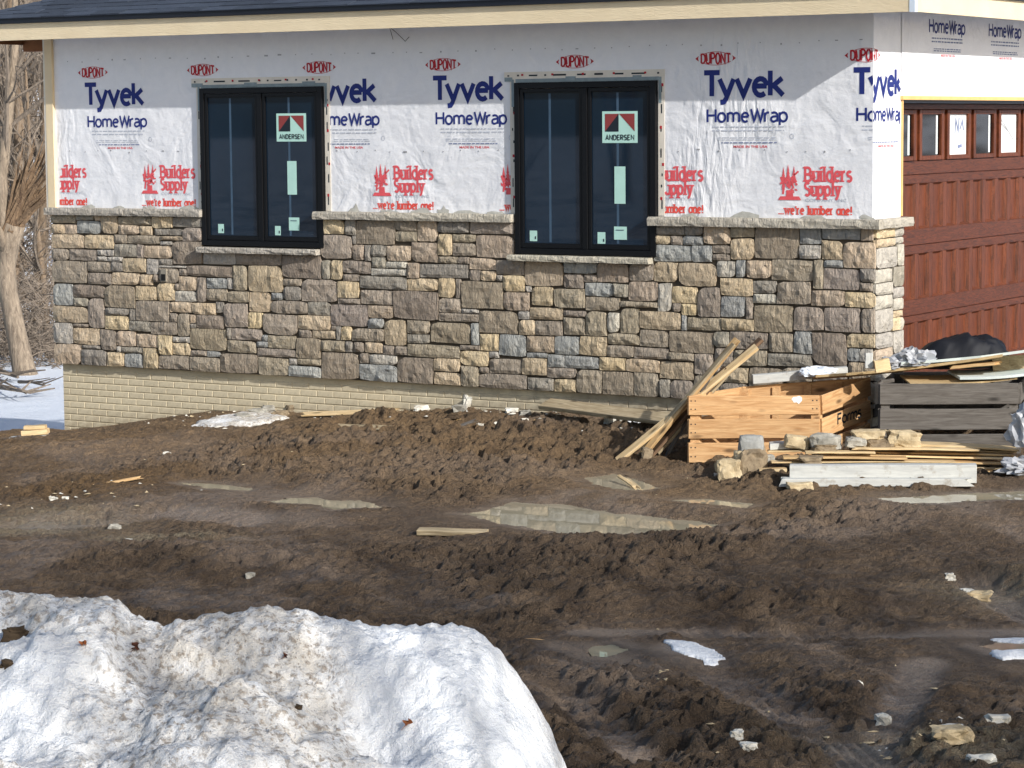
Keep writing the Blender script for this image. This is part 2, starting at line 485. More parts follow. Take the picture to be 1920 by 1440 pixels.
def m_bark(name, a, b):
    t = NT(name); c = t.coords('Object', (6, 6, 1.2), rnd=True)
    n = t.noise(c, 3, 6, .65, .8); n2 = t.noise(t.coords('Object'), 1.5, 3, .5)
    col = t.mix(t.rng(n, .3, .7), srgb(*a), srgb(*b))
    col = t.mix(t.rng(n2, .5, .8, 0, .4), col, srgb(*[int(v * .75) for v in b]))
    col = t.hsv(col, v=t.rng(t.rand(), 0, 1, .85, 1.15))
    return t.fin(col, .9, t.bump(n, .9, .04), .15)
M['bark'] = m_bark('pale_bark', (168, 152, 132), (104, 92, 80))
M['bark2'] = m_bark('grey_bark', (140, 122, 102), (98, 84, 70))
M['twig'] = m_bark('twigs', (146, 133, 119), (102, 92, 82))
M['split'] = m_bark('splintered_wood', (146, 122, 96), (78, 62, 50))
M['leaf'] = m_plain('dead_leaf', (150, 92, 56), .7, .2, .2, 30)
M['leafd'] = m_plain('dark_dead_leaf', (88, 54, 40), .7, .2, .2, 30)
M['clod'] = m_rock('dark_clod', (84, 70, 54), (54, 44, 34))

# ================================================================== SETTING
HWX = [-16, -10.6, -9.7, -9.2, -8.2, -7.2, -5.8, -4.1, -1.7, 0, 4, 12]
HWZ = [-.40, -.32, -.24, -.22, -.04, .13, .19, .29, .34, .33, .30, .20]
def sstep(a, b, x):
    t = np.clip((x - a) / (b - a), 0, 1); return t * t * (3 - 2 * t)
def H0(x, y):
    """smooth lie of the land: mud banked against the foundation, dropping to a lower snowfield behind the left end, wooded hill beyond"""
    x = np.asarray(x, float); y = np.asarray(y, float)
    k = np.exp(-np.maximum(-y, 0) / 3.2)
    z = np.interp(x, HWX, HWZ) * k - .02 * (1 - k)
    d = y - np.minimum(x + 9.25, 0) * .46 - .05
    drop = sstep(0, 1.6, d) * sstep(-9.15, -9.5, x)
    z = z * (1 - drop) + drop * -1.65
    z = z + sstep(0, .22, d + .3) * sstep(.5, 0, d) * sstep(-9.0, -9.4, x) * .05
    far = sstep(18, 66, y - .35 * np.maximum(x + 5, 0)) * 15 + sstep(60, 200, y) * 10
    return z + far

# view-aligned ground frame: u to the right, w away (unit vectors in plan)
UX, UY = 0.8499, 0.5270
WX, WY = -0.5270, 0.8499
def uw(x, y):
    return (x - CAM.x) * UX + (y - CAM.y) * UY, (x - CAM.x) * WX + (y - CAM.y) * WY
u = np.concatenate([np.arange(-8.0, -5.5, .06), np.arange(-5.5, 5.6, .0165), np.arange(5.6, 8.01, .06)]); w = np.arange(9.6, 26.6, .0175)
U, W = np.meshgrid(u, w)
GX = CAM.x + U * UX + W * WX; GY = CAM.y + U * UY + W * WY
BASE = H0(GX, GY)

def poly_sd(X, Y, P):
    """signed distance to a closed polygon, negative inside"""
    d = np.full(X.shape, 1e9); ins = np.zeros(X.shape, bool); n = len(P)
    for i in range(n):
        ax, ay = P[i]; bx, by = P[(i + 1) % n]
        ex, ey = bx - ax, by - ay; L = ex * ex + ey * ey + 1e-12
        t = np.clip(((X - ax) * ex + (Y - ay) * ey) / L, 0, 1)
        d = np.minimum(d, (X - ax - t * ex) ** 2 + (Y - ay - t * ey) ** 2)
        c = ((ay > Y) != (by > Y)) & (X < (bx - ax) * (Y - ay) / (by - ay + 1e-12) + ax)
        ins ^= c
    d = np.sqrt(d); return np.where(ins, -d, d)
def line_d(X, Y, P):
    d = np.full(X.shape, 1e9)
    for (ax, ay), (bx, by) in zip(P[:-1], P[1:]):
        ex, ey = bx - ax, by - ay
        t = np.clip(((X - ax) * ex + (Y - ay) * ey) / (ex * ex + ey * ey + 1e-12), 0, 1)
        d = np.minimum(d, np.hypot(X - ax - t * ex, Y - ay - t * ey))
    return d

PUDDLES = [
 (0.093, [(-1.383, -4.299), (-1.342, -4.007), (-1.400, -3.606), (-1.177, -3.578), (-1.082, -3.337), (-0.893, -3.170), (-0.662, -3.202), (-0.405, -3.371), (-0.218, -3.421), (0.107, -3.480), (0.287, -3.441), (0.569, -3.660), (0.485, -4.068), (0.277, -4.292), (0.114, -4.543), (-0.132, -4.571), (-0.307, -4.722), (-0.673, -4.596), (-0.964, -4.532)]),
 (0.149, [(-1.381, -2.536), (-1.281, -2.234), (-0.926, -2.428), (-0.579, -2.747), (-0.681, -3.000), (-1.136, -2.816)]),
 (0.080, [(-4.397, -3.940), (-4.156, -3.880), (-3.822, -3.872), (-3.490, -3.931), (-3.188, -4.197), (-3.347, -4.251), (-3.756, -4.109), (-4.059, -4.070)]),
 (0.080, [(-3.132, -4.451), (-3.097, -4.207), (-2.965, -4.070), (-2.716, -4.128), (-2.482, -4.064), (-2.162, -4.264), (-2.334, -4.359), (-2.423, -4.500), (-2.765, -4.377)]),
 (0.123, [(-0.259, -3.114), (-0.043, -2.933), (0.359, -2.993), (0.400, -3.183), (0.083, -3.175)]),
 (0.163, [(1.146, -2.529), (1.454, -2.236), (1.708, -1.908), (1.978, -1.664), (2.273, -1.600), (2.272, -1.945), (1.954, -2.211), (1.658, -2.525), (1.417, -2.657)]),
 (0.017, [(1.667, -7.717), (1.742, -7.571), (1.873, -7.668), (1.889, -7.891), (1.797, -7.911)]),
 (0.028, [(3.614, -6.641), (3.670, -6.473), (3.799, -6.434), (3.937, -6.508), (3.889, -6.718), (3.750, -6.764)]),
]
rough = sstep(.34, .62, fbm(GX * .55, GY * .55, 3, 5))            # churned versus rolled patches
SU, SW = U * .62, W
wx = SU + .25 * (fbm(GX * 1.3, GY * 1.3, 2, 21) - .5); wy = SW + .25 * (fbm(GX * 1.3, GY * 1.3, 2, 22) - .5)
D = .09 * (fbm(wx * .8, wy * .8, 3, 1) - .5)
D = D + (.35 + .65 * rough) * .050 * (billow(wx * 2.4, wy * 2.4, 3, 2) - .4)
clod = .45 * billow(wx * 6.5, wy * 6.5, 3, 3) + .75 * (fbm(wx * 5.5, wy * 5.5, 4, 33, .62) - .18)
D = D + (.3 + .7 * rough) * .062 * (clod - .4)
crumb = .5 * billow(SU * 11 + 1.6 * fbm(SU * 6, SW * 6, 2, 91), SW * 11 + 1.6 * fbm(SU * 6, SW * 6, 2, 92), 3, 4) + .55 * (fbm(SU * 13, SW * 13, 3, 34, .65) - .1)
D = D - (.35 + .65 * rough) * .105 * (np.maximum(0, .5 - crumb) * 2 - .35)
rg = 1 - np.abs(2 * fbm(SU * 9 + 2.0 * fbm(SU * 4, SW * 4, 2, 95), SW * 9 + 2.0 * fbm(SU * 4, SW * 4, 2, 96), 3, 35, .6) - 1)
D = D + (.3 + .7 * rough) * .075 * (sstep(.55, 1.0, rg) - .35)
D = D + (.4 + .6 * rough) * .062 * (fbm(SU * 24, SW * 24, 3, 8, .65) - .5)
# heaps of churned mud crossing the foreground
for P, wd, hh in (
    ([(-3.593, -6.924), (-2.363, -6.656), (-0.844, -6.636), (0.452, -6.659), (1.361, -6.567)], .34, .06),
    ([(0.275, -6.176), (0.756, -5.023), (1.313, -4.605), (2.556, -4.709), (3.316, -4.805)], .30, .06),
    ([(0.857, -7.000), (1.283, -6.426), (2.223, -6.102), (3.025, -5.508)], .30, .05),
    ([(-7.294, -2.973), (-6.575, -2.333), (-6.011, -1.314), (-4.660, -0.796)], .30, .05),
    ([(1.719, -8.360), (2.324, -8.599), (3.134, -8.949), (3.838, -9.506)], .22, .045),
    ([(2.695, -7.373), (3.431, -7.863), (3.821, -7.787), (3.953, -8.108)], .26, .05)):
    dl = line_d(GX, GY, P); D = D + hh * np.exp(-(dl / wd) ** 2) * (.55 + .9 * clod)
wetm = np.clip(sstep(.5, .68, fbm(GX * .9 + 3, GY * .9, 4, 41)) * .55, 0, 1)
# wheel tracks: pressed smooth, with lug marks across
for P, wd in (([(2.158, -7.541), (2.587, -7.914), (3.065, -8.328), (3.736, -8.930), (4.411, -9.599)], .20),
              ([(3.832, -5.955), (3.369, -5.508), (2.928, -4.999)], .17),
              ([(3.498, -7.229), (3.743, -8.096), (3.978, -8.969), (4.165, -9.634)], .15),
              ([(3.802, -6.139), (3.113, -6.544), (2.244, -6.872), (1.457, -7.385)], .14),
              ([(2.109, -8.733), (2.699, -9.314), (3.257, -9.842)], .14),
              ([(-4.406, -6.056), (-3.970, -5.594), (-3.554, -5.026), (-2.796, -5.076)], .25)):
    dl = line_d(GX, GY, P); k = np.exp(-(dl / wd) ** 4)
    lug = np.sin((GX * .75 + GY * .66) * 2 * PI / .07) * sstep(.45, .6, fbm(GX * 2.5, GY * 2.5, 2, 66))
    D = D * (1 - .66 * k) - .036 * k + .009 * k * lug
    wetm = np.maximum(wetm, k * np.clip(1.9 * fbm(U * 1.8, W * 3.2, 4, 67, .6) - .2, .05, .95))
nearwall = sstep(-.6, -.05, GY) * sstep(.6, .0, GX)
D = D * (1 - .6 * nearwall)
d_left = GY - np.minimum(GX + 9.25, 0) * .46
D = D * (1 - sstep(-.1, .5, d_left) * sstep(-9.1, -9.4, GX))
GZ = BASE + D
for lvl, P in PUDDLES:
    cx = sum(p[0] for p in P) / len(P); cy = sum(p[1] for p in P) / len(P); rad = max(math.hypot(p[0] - cx, p[1] - cy) for p in P) + 1.0
    mk = (np.abs(GX - cx) < rad) & (np.abs(GY - cy) < rad)
    if not mk.any(): continue
    gx, gy, gz, dd = GX[mk], GY[mk], GZ[mk], D[mk]
    sd = poly_sd(gx, gy, P) + .05 * (vnoise(gx * 9, gy * 9, 71) - .5) + .03 * (vnoise(gx * 25, gy * 25, 72) - .5)
    inner = lvl - .012 - .05 * sstep(0, -.2, sd)
    rim = lvl + .002 + .012 * sstep(0, .4, sd) + np.clip(dd, -.01, .2) * sstep(.02, .5, sd) * .5
    out = np.maximum(rim, np.minimum(gz, rim + .05 * sstep(.05, .5, sd)))
    out = out + (gz - out) * sstep(.25, .9, sd)
    GZ[mk] = np.where(sd < 0, inner, out)
    wetm[mk] = np.maximum(wetm[mk], .75 * sstep(.22, .02, sd) * np.clip(2 * fbm(gx * 5, gy * 5, 3, 68) - .3, .1, 1))
dry = np.clip(sstep(-4.4, -2.6, GY) * sstep(2.0, .5, GX) * (.45 + .9 * (fbm(GX * .7, GY * .7, 3, 50) - .35)), 0, 1)
och = np.clip(1.1 * np.exp(-((((GX - -5.205) * UX + (GY - -4.253) * UY) / 1.0) ** 2 + (((GX - -5.205) * WX + (GY - -4.253) * WY) / .8) ** 2)) * (.3 + 1.2 * fbm(GX * 1.6, GY * 1.6, 3, 55)), 0, 1)
grav = np.zeros(GX.shape)
for (gx0, gy0, ru, rw) in ((-4.155, -5.686, .55, .55), (-2.875, -6.097, .5, .25), (-3.926, -6.231, .5, .3), (4.372, -8.865, .7, .35), (3.197, -5.236, .4, .4), (4.093, -8.850, .6, .3)):
    du = (GX - gx0) * UX + (GY - gy0) * UY; dw = (GX - gx0) * WX + (GY - gy0) * WY
    grav = np.maximum(grav, np.exp(-((du / ru) ** 2 + (dw / rw) ** 2)))
wetm = np.clip(wetm, 0, 1) * (1 - .5 * dry)
me = grid_mesh('mud_ground', GX, GY, GZ, M['mud'], {'dry': dry, 'wet': wetm, 'gravel': grav, 'ochre': och})
ground = link(bpy.data.objects.new('mud_ground', me)); setprops(ground, kind='structure')

def gz(x, y, r=0.0):
    """height of the finished mud at a point (highest within r)"""
    uu, ww = uw(x, y)
    i = int(np.searchsorted(w, ww)); j = int(np.searchsorted(u, uu)); k = int(r / .017)
    if ww < w[0] or uu < u[0] or i >= GZ.shape[0] or j >= GZ.shape[1]: return float(H0(x, y))
    s = GZ[max(i - k, 0):i + k + 1, max(j - k, 0):j + k + 1]
    return float(s.mean() if k else s.max())

for lvl, P in PUDDLES:
    mb = MB(); cx = sum(p[0] for p in P) / len(P); cy = sum(p[1] for p in P) / len(P)
    Q = [(cx + (px - cx) * 1.12, cy + (py - cy) * 1.12, lvl) for px, py in P]
    # push the sheet a little under the rim so that the mud cuts its outline
    Q = [(a + .05 * np.sign(a - cx), b + .05 * np.sign(b - cy), c) for a, b, c in Q]
    n = len(Q)
    mb.add(Q + [(cx, cy, lvl)], [(i, (i + 1) % n, n) for i in range(n)])
    o = mb.build('puddle', M['water'], org=(cx, cy, lvl)); setprops(o, kind='structure')
    me = o.data
    import bmesh
    bm = bmesh.new(); bm.from_mesh(me); bmesh.ops.recalc_face_normals(bm, faces=bm.faces)
    if bm.faces and sum(f.normal.z for f in bm.faces) < 0: bmesh.ops.reverse_faces(bm, faces=bm.faces)
    bm.to_mesh(me); bm.free()

# wider terrain: coarse sheet to the horizon, kept just under the finer sheets
ax = np.unique(np.concatenate([np.linspace(-420, -60, 30), np.arange(-60, 30.1, 1.0), np.linspace(30, 420, 30)]))
ay = np.unique(np.concatenate([np.linspace(-420, -40, 30), np.arange(-40, 80.1, 1.0), np.linspace(80, 420, 30)]))
TX, TY = np.meshgrid(ax, ay); TU, TW = uw(TX, TY)
TZ = H0(TX, TY) + .5 * (fbm(TX * .11, TY * .11, 3, 90) - .5) * sstep(8, 25, TY)
inside = (np.abs(TU) < 9.2) & (TW > 8.2) & (TW < 28.2) | ((TX > -43) & (TX < -8) & (TY > -9) & (TY < 21))
TZ = np.where(inside, TZ - .45, TZ)
me = grid_mesh('hillside', TX, TY, TZ, M['hill']); o = link(bpy.data.objects.new('hillside', me)); setprops(o, kind='structure')

# snow lying beyond the left end of the house
sx = np.arange(-42, -8.4, .14); sy = np.arange(-8, 22, .14)
SX, SY = np.meshgrid(sx, sy)
sd_ = SY - np.minimum(SX + 9.25, 0) * .46
SZ = H0(SX, SY) + .07 * (fbm(SX * .5, SY * .5, 4, 60) - .5) + .03 * (fbm(SX * 2.2, SY * 2.2, 3, 61) - .5) + .04
SZ = SZ - sstep(.55, .05, sd_) * .5 - sstep(18.0, 20.5, SY + .5 * fbm(SX * .5, SY * .5, 3, 62)) * .5
keep = (SX < -9.35) | (SY > .2)
me = grid_mesh('snow_field', SX, SY, SZ, M['snow'], keep=keep)
o = link(bpy.data.objects.new('snow_field', me)); setprops(o, kind='structure')

# ================================================================== HOUSE
house = thing('house', 'unfinished house with printed white wrap, stone veneer skirt and two dark windows', 'house', (0, 0, 0))

# --- wrap sheets
def sheet_f(name, x0, x1, z0, z1, y, mat, parent, nx=1, nz=1):
    mb = MB(); vs_ = []; fs_ = []
    for j in range(nz + 1):
        for i in range(nx + 1):
            vs_.append((x0 + (x1 - x0) * i / nx, y, z0 + (z1 - z0) * j / nz))
    for j in range(nz):
        for i in range(nx):
            a = j * (nx + 1) + i; fs_.append((a, a + 1, a + nx + 2, a + nx + 1))
    mb.add(vs_, fs_); return mb.build(name, mat, parent)
wrap = MB()
wrap.add([(-9.25, 0, 2.06), (0, 0, 2.06), (0, 0, 3.95), (-9.25, 0, 3.95)], [(0, 1, 2, 3)])
wrap.add([(0, 0, 2.06), (0, .6, 2.06), (0, .6, 3.95), (0, 0, 3.95)], [(0, 1, 2, 3)])
wrap_f = wrap.build('house_wrap', M['wrap'], house)
wrap = MB()
wrap.add([(.006, .585, 3.2), (.006, 5.85, 3.2), (.006, 5.85, 3.95), (.006, .585, 3.95)], [(0, 1, 2, 3)])
wrap.add([(0, 5.75, .4), (0, 5.85, .4), (0, 5.85, 3.2), (0, 5.75, 3.2)], [(0, 1, 2, 3)])
wrap_g = wrap.build('house_wrap', M['wrap'], house)

# --- lettering by strokes
def arc(cx, cy, rx, ry, a0, a1, n=12):
    return [(cx + rx * math.cos(math.radians(a0 + (a1 - a0) * i / n)), cy + ry * math.sin(math.radians(a0 + (a1 - a0) * i / n))) for i in range(n + 1)]
SANS = {
 'T': (.50, [[(0, 1), (.62, 1)], [(.31, 1), (.31, 0)]]),
 'y': (.56, [[(0, .72), (.28, .03)], [(.56, .72), (.26, -.12), (.18, -.25), (.04, -.27)]]),
 'v': (.54, [[(0, .72), (.27, .02), (.54, .72)]]),
 'e': (.54, [[(.04, .40), (.52, .40)], arc(.28, .36, .25, .35, 8, 312, 14)]),
 'k': (.50, [[(0, 1.04), (0, 0)], [(.46, .72), (.06, .36)], [(.14, .42), (.50, 0)]]),
 'H': (.60, [[(0, 1), (0, 0)], [(.6, 1), (.6, 0)], [(0, .52), (.6, .52)]]),
 'o': (.56, [arc(.28, .36, .27, .35, 90, 450, 16)]),
 'm': (.84, [[(0, .72), (0, 0)], arc(.21, .50, .21, .21, 180, 0, 6) + [(.42, 0)], arc(.63, .50, .21, .21, 180, 0, 6) + [(.84, 0)]]),
 'W': (.84, [[(0, 1), (.22, .02), (.46, .9), (.70, .02), (.92, 1)]]),
 'r': (.25, [[(0, .72), (0, 0)], arc(.22, .46, .22, .25, 180, 70, 5)]),
 'a': (.48, [[(.05, .66)] + arc(.24, .48, .24, .23, 100, 0, 6) + [(.48, 0)], [(.48, .42)] + arc(.22, .2, .2, .2, 90, 270, 8) + [(.48, .12)]]),
 'p': (.54, [[(0, .72), (0, -.26)], arc(.26, .36, .27, .35, 150, -150, 12)]),
 'N': (.6, [[(0, 0), (0, 1), (.58, 0), (.58, 1)]]),
 'D': (.56, [[(0, 0), (0, 1)] + arc(.24, .5, .32, .5, 90, -90, 8) + [(0, 0)]]),
 'U': (.54, [[(0, 1), (0, .26)] + arc(.27, .26, .27, .25, 180, 360, 8) + [(.54, 1)]]),
 'P': (.52, [[(0, 0), (0, 1)] + arc(.26, .75, .26, .25, 90, -90, 7) + [(0, .5)]]),
 'O': (.6, [arc(.3, .5, .29, .5, 90, 450, 14)]),
 'A': (.6, [[(0, 0), (.3, 1), (.6, 0)], [(.1, .32), (.5, .32)]]),
 'E': (.46, [[(.46, 1), (0, 1), (0, 0), (.46, 0)], [(0, .52), (.4, .52)]]),
 'R': (.54, [[(0, 0), (0, 1)] + arc(.26, .75, .26, .25, 90, -90, 7) + [(0, .5)], [(.24, .5), (.54, 0)]]),
 'S': (.5, [arc(.25, .76, .24, .24, 35, 270, 8)[:-1] + arc(.25, .25, .25, .26, 90, -145, 9)]),
 ' ': (.3, []),
 '.': (.06, [[(.03, .06), (.03, -.06)]]),
}
SERIF = {   # slab forms: skeleton strokes plus foot/cap slabs
 'B': (.60, SANS['P'][1] + [[(0, .5)] + arc(.30, .25, .3, .25, 90, -90, 7) + [(0, 0)]], [(0, 0), (0, 1)]),
 'u': (.52, [[(0, .72), (0, .2)] + arc(.25, .2, .25, .2, 180, 330, 6), [(.52, .72), (.52, 0)]], [(-.06, .72), (.46, .72), (.58, 0)]),
 'i': (.12, [[(.06, .72), (.06, 0)], [(.06, 1.05), (.06, .90)]], [(.0, .72), (.06, 0)]),
 'l': (.12, [[(.06, 1.04), (.06, 0)]], [(0, 1.04), (.06, 0)]),
 'd': (.54, [[(.52, 1.04), (.52, 0)], arc(.27, .36, .26, .35, 30, 330, 12)], [(.46, 1.04), (.58, 0)]),
 'e': (.54, SANS['e'][1], []),
 'r': (.30, SANS['r'][1], [(0, 0), (-.05, .72)]),
 's': (.42, [arc(.21, .54, .19, .18, 30, 270, 7)[:-1] + arc(.21, .18, .2, .19, 90, -150, 8)], []),
 'S': (.54, SANS['S'][1], []),
 'p': (.58, SANS['p'][1], [(-.05, .72), (0, -.28)]),
 'y': (.60, [[(.04, .72), (.30, .03)], [(.56, .72), (.26, -.12), (.18, -.25), (.04, -.27)]], [(.04, .72), (.56, .72)]),
 'w': (.80, [[(.04, .72), (.22, .03), (.40, .66), (.58, .03), (.76, .72)]], [(.04, .72), (.76, .72)]),
 "'": (.10, [[(.05, 1.02), (.05, .8)]], []),
 'm': (.86, SANS['m'][1], [(-.05, .72), (0, 0), (.42, 0), (.84, 0)]),
 'b': (.56, [[(0, 1.04), (0, 0)], arc(.28, .36, .27, .35, 150, -150, 12)], [(-.06, 1.04)]),
 'o': (.56, SANS['o'][1], []),
 'n': (.48, [[(0, .72), (0, 0)], arc(.23, .47, .23, .24, 180, 0, 6) + [(.46, 0)]], [(-.05, .72), (0, 0), (.46, 0)]),
 '!': (.12, [[(.06, 1.04), (.06, .28)], [(.06, .12), (.06, -.02)]], []),
 '.': (.12, [[(.06, .1), (.06, -.04)]], []),
 ' ': (.26, [], []),
}
class Ink:
    """flat lettering: strokes in the (s, z) plane of a wall, s running along the wall"""
    def __init__(self): self.q = []; self.t = []
    def poly(self, pts): self.t.append(pts)
    def stroke(self, pts, wd, maxseg=.035):
        P = [pts[0]]
        for a, b in zip(pts[:-1], pts[1:]):
            L = math.hypot(b[0] - a[0], b[1] - a[1]); n = max(1, int(L / maxseg))
            for i in range(1, n + 1): P.append((a[0] + (b[0] - a[0]) * i / n, a[1] + (b[1] - a[1]) * i / n))
        nrm = []
        for i in range(len(P)):
            def dirn(a, b):
                dx, dy = b[0] - a[0], b[1] - a[1]; L = math.hypot(dx, dy) or 1; return dx / L, dy / L
            d0 = dirn(P[max(i - 1, 0)], P[max(i, 1)]); d1 = dirn(P[min(i, len(P) - 2)], P[min(i + 1, len(P) - 1)])
            tx, ty = d0[0] + d1[0], d0[1] + d1[1]; L = math.hypot(tx, ty)
            if L < .2: tx, ty, L = d1[0], d1[1], 1
            tx /= L; ty /= L; c = max(.45, tx * d1[0] + ty * d1[1])
            nrm.append((-ty / c, tx / c))
        h = wd / 2
        quads = []
        for i in range(len(P) - 1):
            quads.append([(P[i][0] + nrm[i][0] * h, P[i][1] + nrm[i][1] * h), (P[i][0] - nrm[i][0] * h, P[i][1] - nrm[i][1] * h),
                          (P[i + 1][0] - nrm[i + 1][0] * h, P[i + 1][1] - nrm[i + 1][1] * h), (P[i + 1][0] + nrm[i + 1][0] * h, P[i + 1][1] + nrm[i + 1][1] * h)])
        self.q.append(quads)
    def text(self, s, font, x, z, cap, width, wd, gap=.16, shape=None):
        tot = sum(font[c][0] for c in s) + gap * (len(s) - 1); sx = width / tot; pen = 0
        for c in s:
            g = font[c]
            for st in g[1]:
                pts = [(x + (pen + a) * sx, z + b * cap) for a, b in st]
                if shape: pts = [shape(p) for p in pts]
                self.stroke(pts, wd)
            if len(g) > 2:
                for (a, b) in g[2]:
                    self.stroke([(x + (pen + a) * sx - wd * .95, z + b * cap), (x + (pen + a) * sx + wd * .95, z + b * cap)], wd * .55)
            pen += g[0] + gap
    def build(self, name, mat, parent, plane='f', y=-.002, lim=None):
        """plane f: front wall y=const, folded round the corner x=0 onto the side; g: side wall x=const"""
        mb = MB(); k = 0
        for quads in [[p] for p in self.t] + self.q:
            k += 1; off = .0002 * (k % 12)
            for qd in quads:
                if lim and (min(p[0] for p in qd) < lim[0] or max(p[0] for p in qd) > lim[1]): continue
                if plane == 'f':
                    cx = sum(p[0] for p in qd) / len(qd)
                    vs_ = []
                    for (s, z) in qd:
                        if cx <= 0: vs_.append((min(s, 0), y - off, z))
                        else: vs_.append((-y + off, max(s, 0), z))
                else:
                    vs_ = [(y + off, s, z) for s, z in qd]
                # orient outward
                a, b, c = Vector(vs_[0]), Vector(vs_[1]), Vector(vs_[2])
                nn = (b - a).cross(c - a)
                ou = Vector((0, -1, 0)) if (plane == 'f' and cx <= 0) else Vector((1, 0, 0))
                if nn.dot(ou) < 0: vs_ = vs_[::-1]
                mb.add(vs_, [tuple(range(len(vs_)))])
        if not mb.f: return None
        return mb.build(name, mat, parent)

PER = 1.4325
LO, HI = -9.155, .585
def dashes(ink, x0, x1, z, h, seed, mean=.05):
    r = random.Random(seed); x = x0
    while x < x1:
        L = r.uniform(.4, 1.5) * mean; ink.stroke([(x, z), (min(x + L, x1), z)], h); x += L + mean * .28
def oval_logo(cx, cz, hw=.2, hh=.052):
    k = Ink()
    def shp(p):     # letters tallest in the middle of the oval
        t = (p[0] - cx) / hw; return (p[0], cz + (p[1] - cz) * (1.05 - .42 * t * t))
    k.text('DUPONT', SANS, cx - hw * .70, cz - hh * .86, hh * 1.72, hw * 1.40, .0155, .17, shp)
    for s in (-1, 1):
        k.poly([(cx + s * hw, cz), (cx + s * hw * .82, cz + hh * .48), (cx + s * hw * .86, cz), (cx + s * hw * .82, cz - hh * .48)][::s])
    n = 10
    for s in (-1, 1):
        k.stroke([(cx + hw * (i / n * 1.5 - .75), cz + s * hh * (1.12 - .58 * (i / n * 2 - 1) ** 2)) for i in range(n + 1)], .0045)
    k.build('oval_logo_print', M['red'], wrap_f, lim=(LO, HI))
VIS = (-9.2, .6)
for k in range(-1, 8):
    cx = -8.662 + PER * k
    if cx - .2 < HI and cx + .2 > LO: oval_logo(cx, 3.544)
for k in range(0, 7):
    if k in (1, 4): continue                        # these fall behind the windows
    x0 = -8.795 + PER * k
    lim = (LO, HI) if k != 2 else (-5.70, HI)
    t = Ink(); t.text('Tyvek', SANS, x0 + .02, 3.215, .205, .77, .046, .12); t.build('wordmark_print', M['navy'], wrap_f, lim=lim)
    t = Ink(); t.text('HomeWrap', SANS, x0 + .055, 2.988, .112, .775, .0195, .17); t.build('product_name_print', M['navy'], wrap_f, lim=lim)
    t = Ink()
    for z in (2.944, 2.912): dashes(t, x0 + .1, x0 + .80, z, .011, k * 7 + int(z * 100))
    for z in (2.850, 2.832): dashes(t, x0 + .16, x0 + .72, z, .007, k * 7 + int(z * 1000))
    for a in range(8): t.stroke([(x0 + .875 + .018 * math.cos(a * .785), 2.86 + .022 * math.sin(a * .785)), (x0 + .875 + .018 * math.cos(a * .785 + .785), 2.86 + .022 * math.sin(a * .785 + .785))], .006)
    t.build('paragraph_print', M['greyink'], wrap_f, lim=lim)
    t = Ink(); dashes(t, x0 + .19, x0 + .73, 2.806, .010, k + 50, .035); t.build('contact_line_print', M['greyblue'], wrap_f, lim=lim)

def font_text(name, s, x, z, size, width, mat, parent, bold=0.0, plane='f', y=-.002, lim=None):
    cu = bpy.data.curves.new(name, 'FONT'); cu.body = s; cu.size = size; cu.offset = bold; cu.resolution_u = 3
    tmp = bpy.data.objects.new('tmp', cu); COL.objects.link(tmp)
    dg = bpy.context.evaluated_depsgraph_get()
    me = bpy.data.meshes.new_from_object(tmp.evaluated_get(dg))
    bpy.data.objects.remove(tmp)
    xs = [v.co.x for v in me.vertices]; sc = width / (max(xs) - min(xs)); mn = min(xs)
    mb = MB(); fl = []
    for v in me.vertices:
        s_, z_ = x + (v.co.x - mn) * sc, z + v.co.y
        fl.append((s_, z_)); mb.v.append((s_, y, z_) if plane == 'f' else (y, s_, z_))
    for p in me.polygons:
        vi = list(p.vertices)
        if lim and (min(fl[i][0] for i in vi) < lim[0] or max(fl[i][0] for i in vi) > lim[1]): continue
        if plane == 'f' and max(fl[i][0] for i in vi) > 0:
            if min(fl[i][0] for i in vi) < 0: continue
            for i in vi: mb.v[i] = (-y, fl[i][0], fl[i][1])
        a, b, c = (Vector(mb.v[i]) for i in vi[:3])
        ou = Vector((0, -1, 0)) if plane == 'f' and max(fl[i][0] for i in vi) <= 0 else Vector((1, 0, 0))
        if (b - a).cross(c - a).dot(ou) < 0: vi = vi[::-1]
        mb.f.append(vi); mb.mi.append(0)
    bpy.data.meshes.remove(me)
    if mb.f: return mb.build(name, mat, parent)
for k in (0, 2, 3, 5, 6):
    x0 = -8.795 + PER * k
    font_text('origin_print', 'MADE IN THE USA', x0 + .31, 2.762, .030, .33, M['pinkred'], wrap_f, .0006, lim=(LO if k != 2 else -5.69, HI))

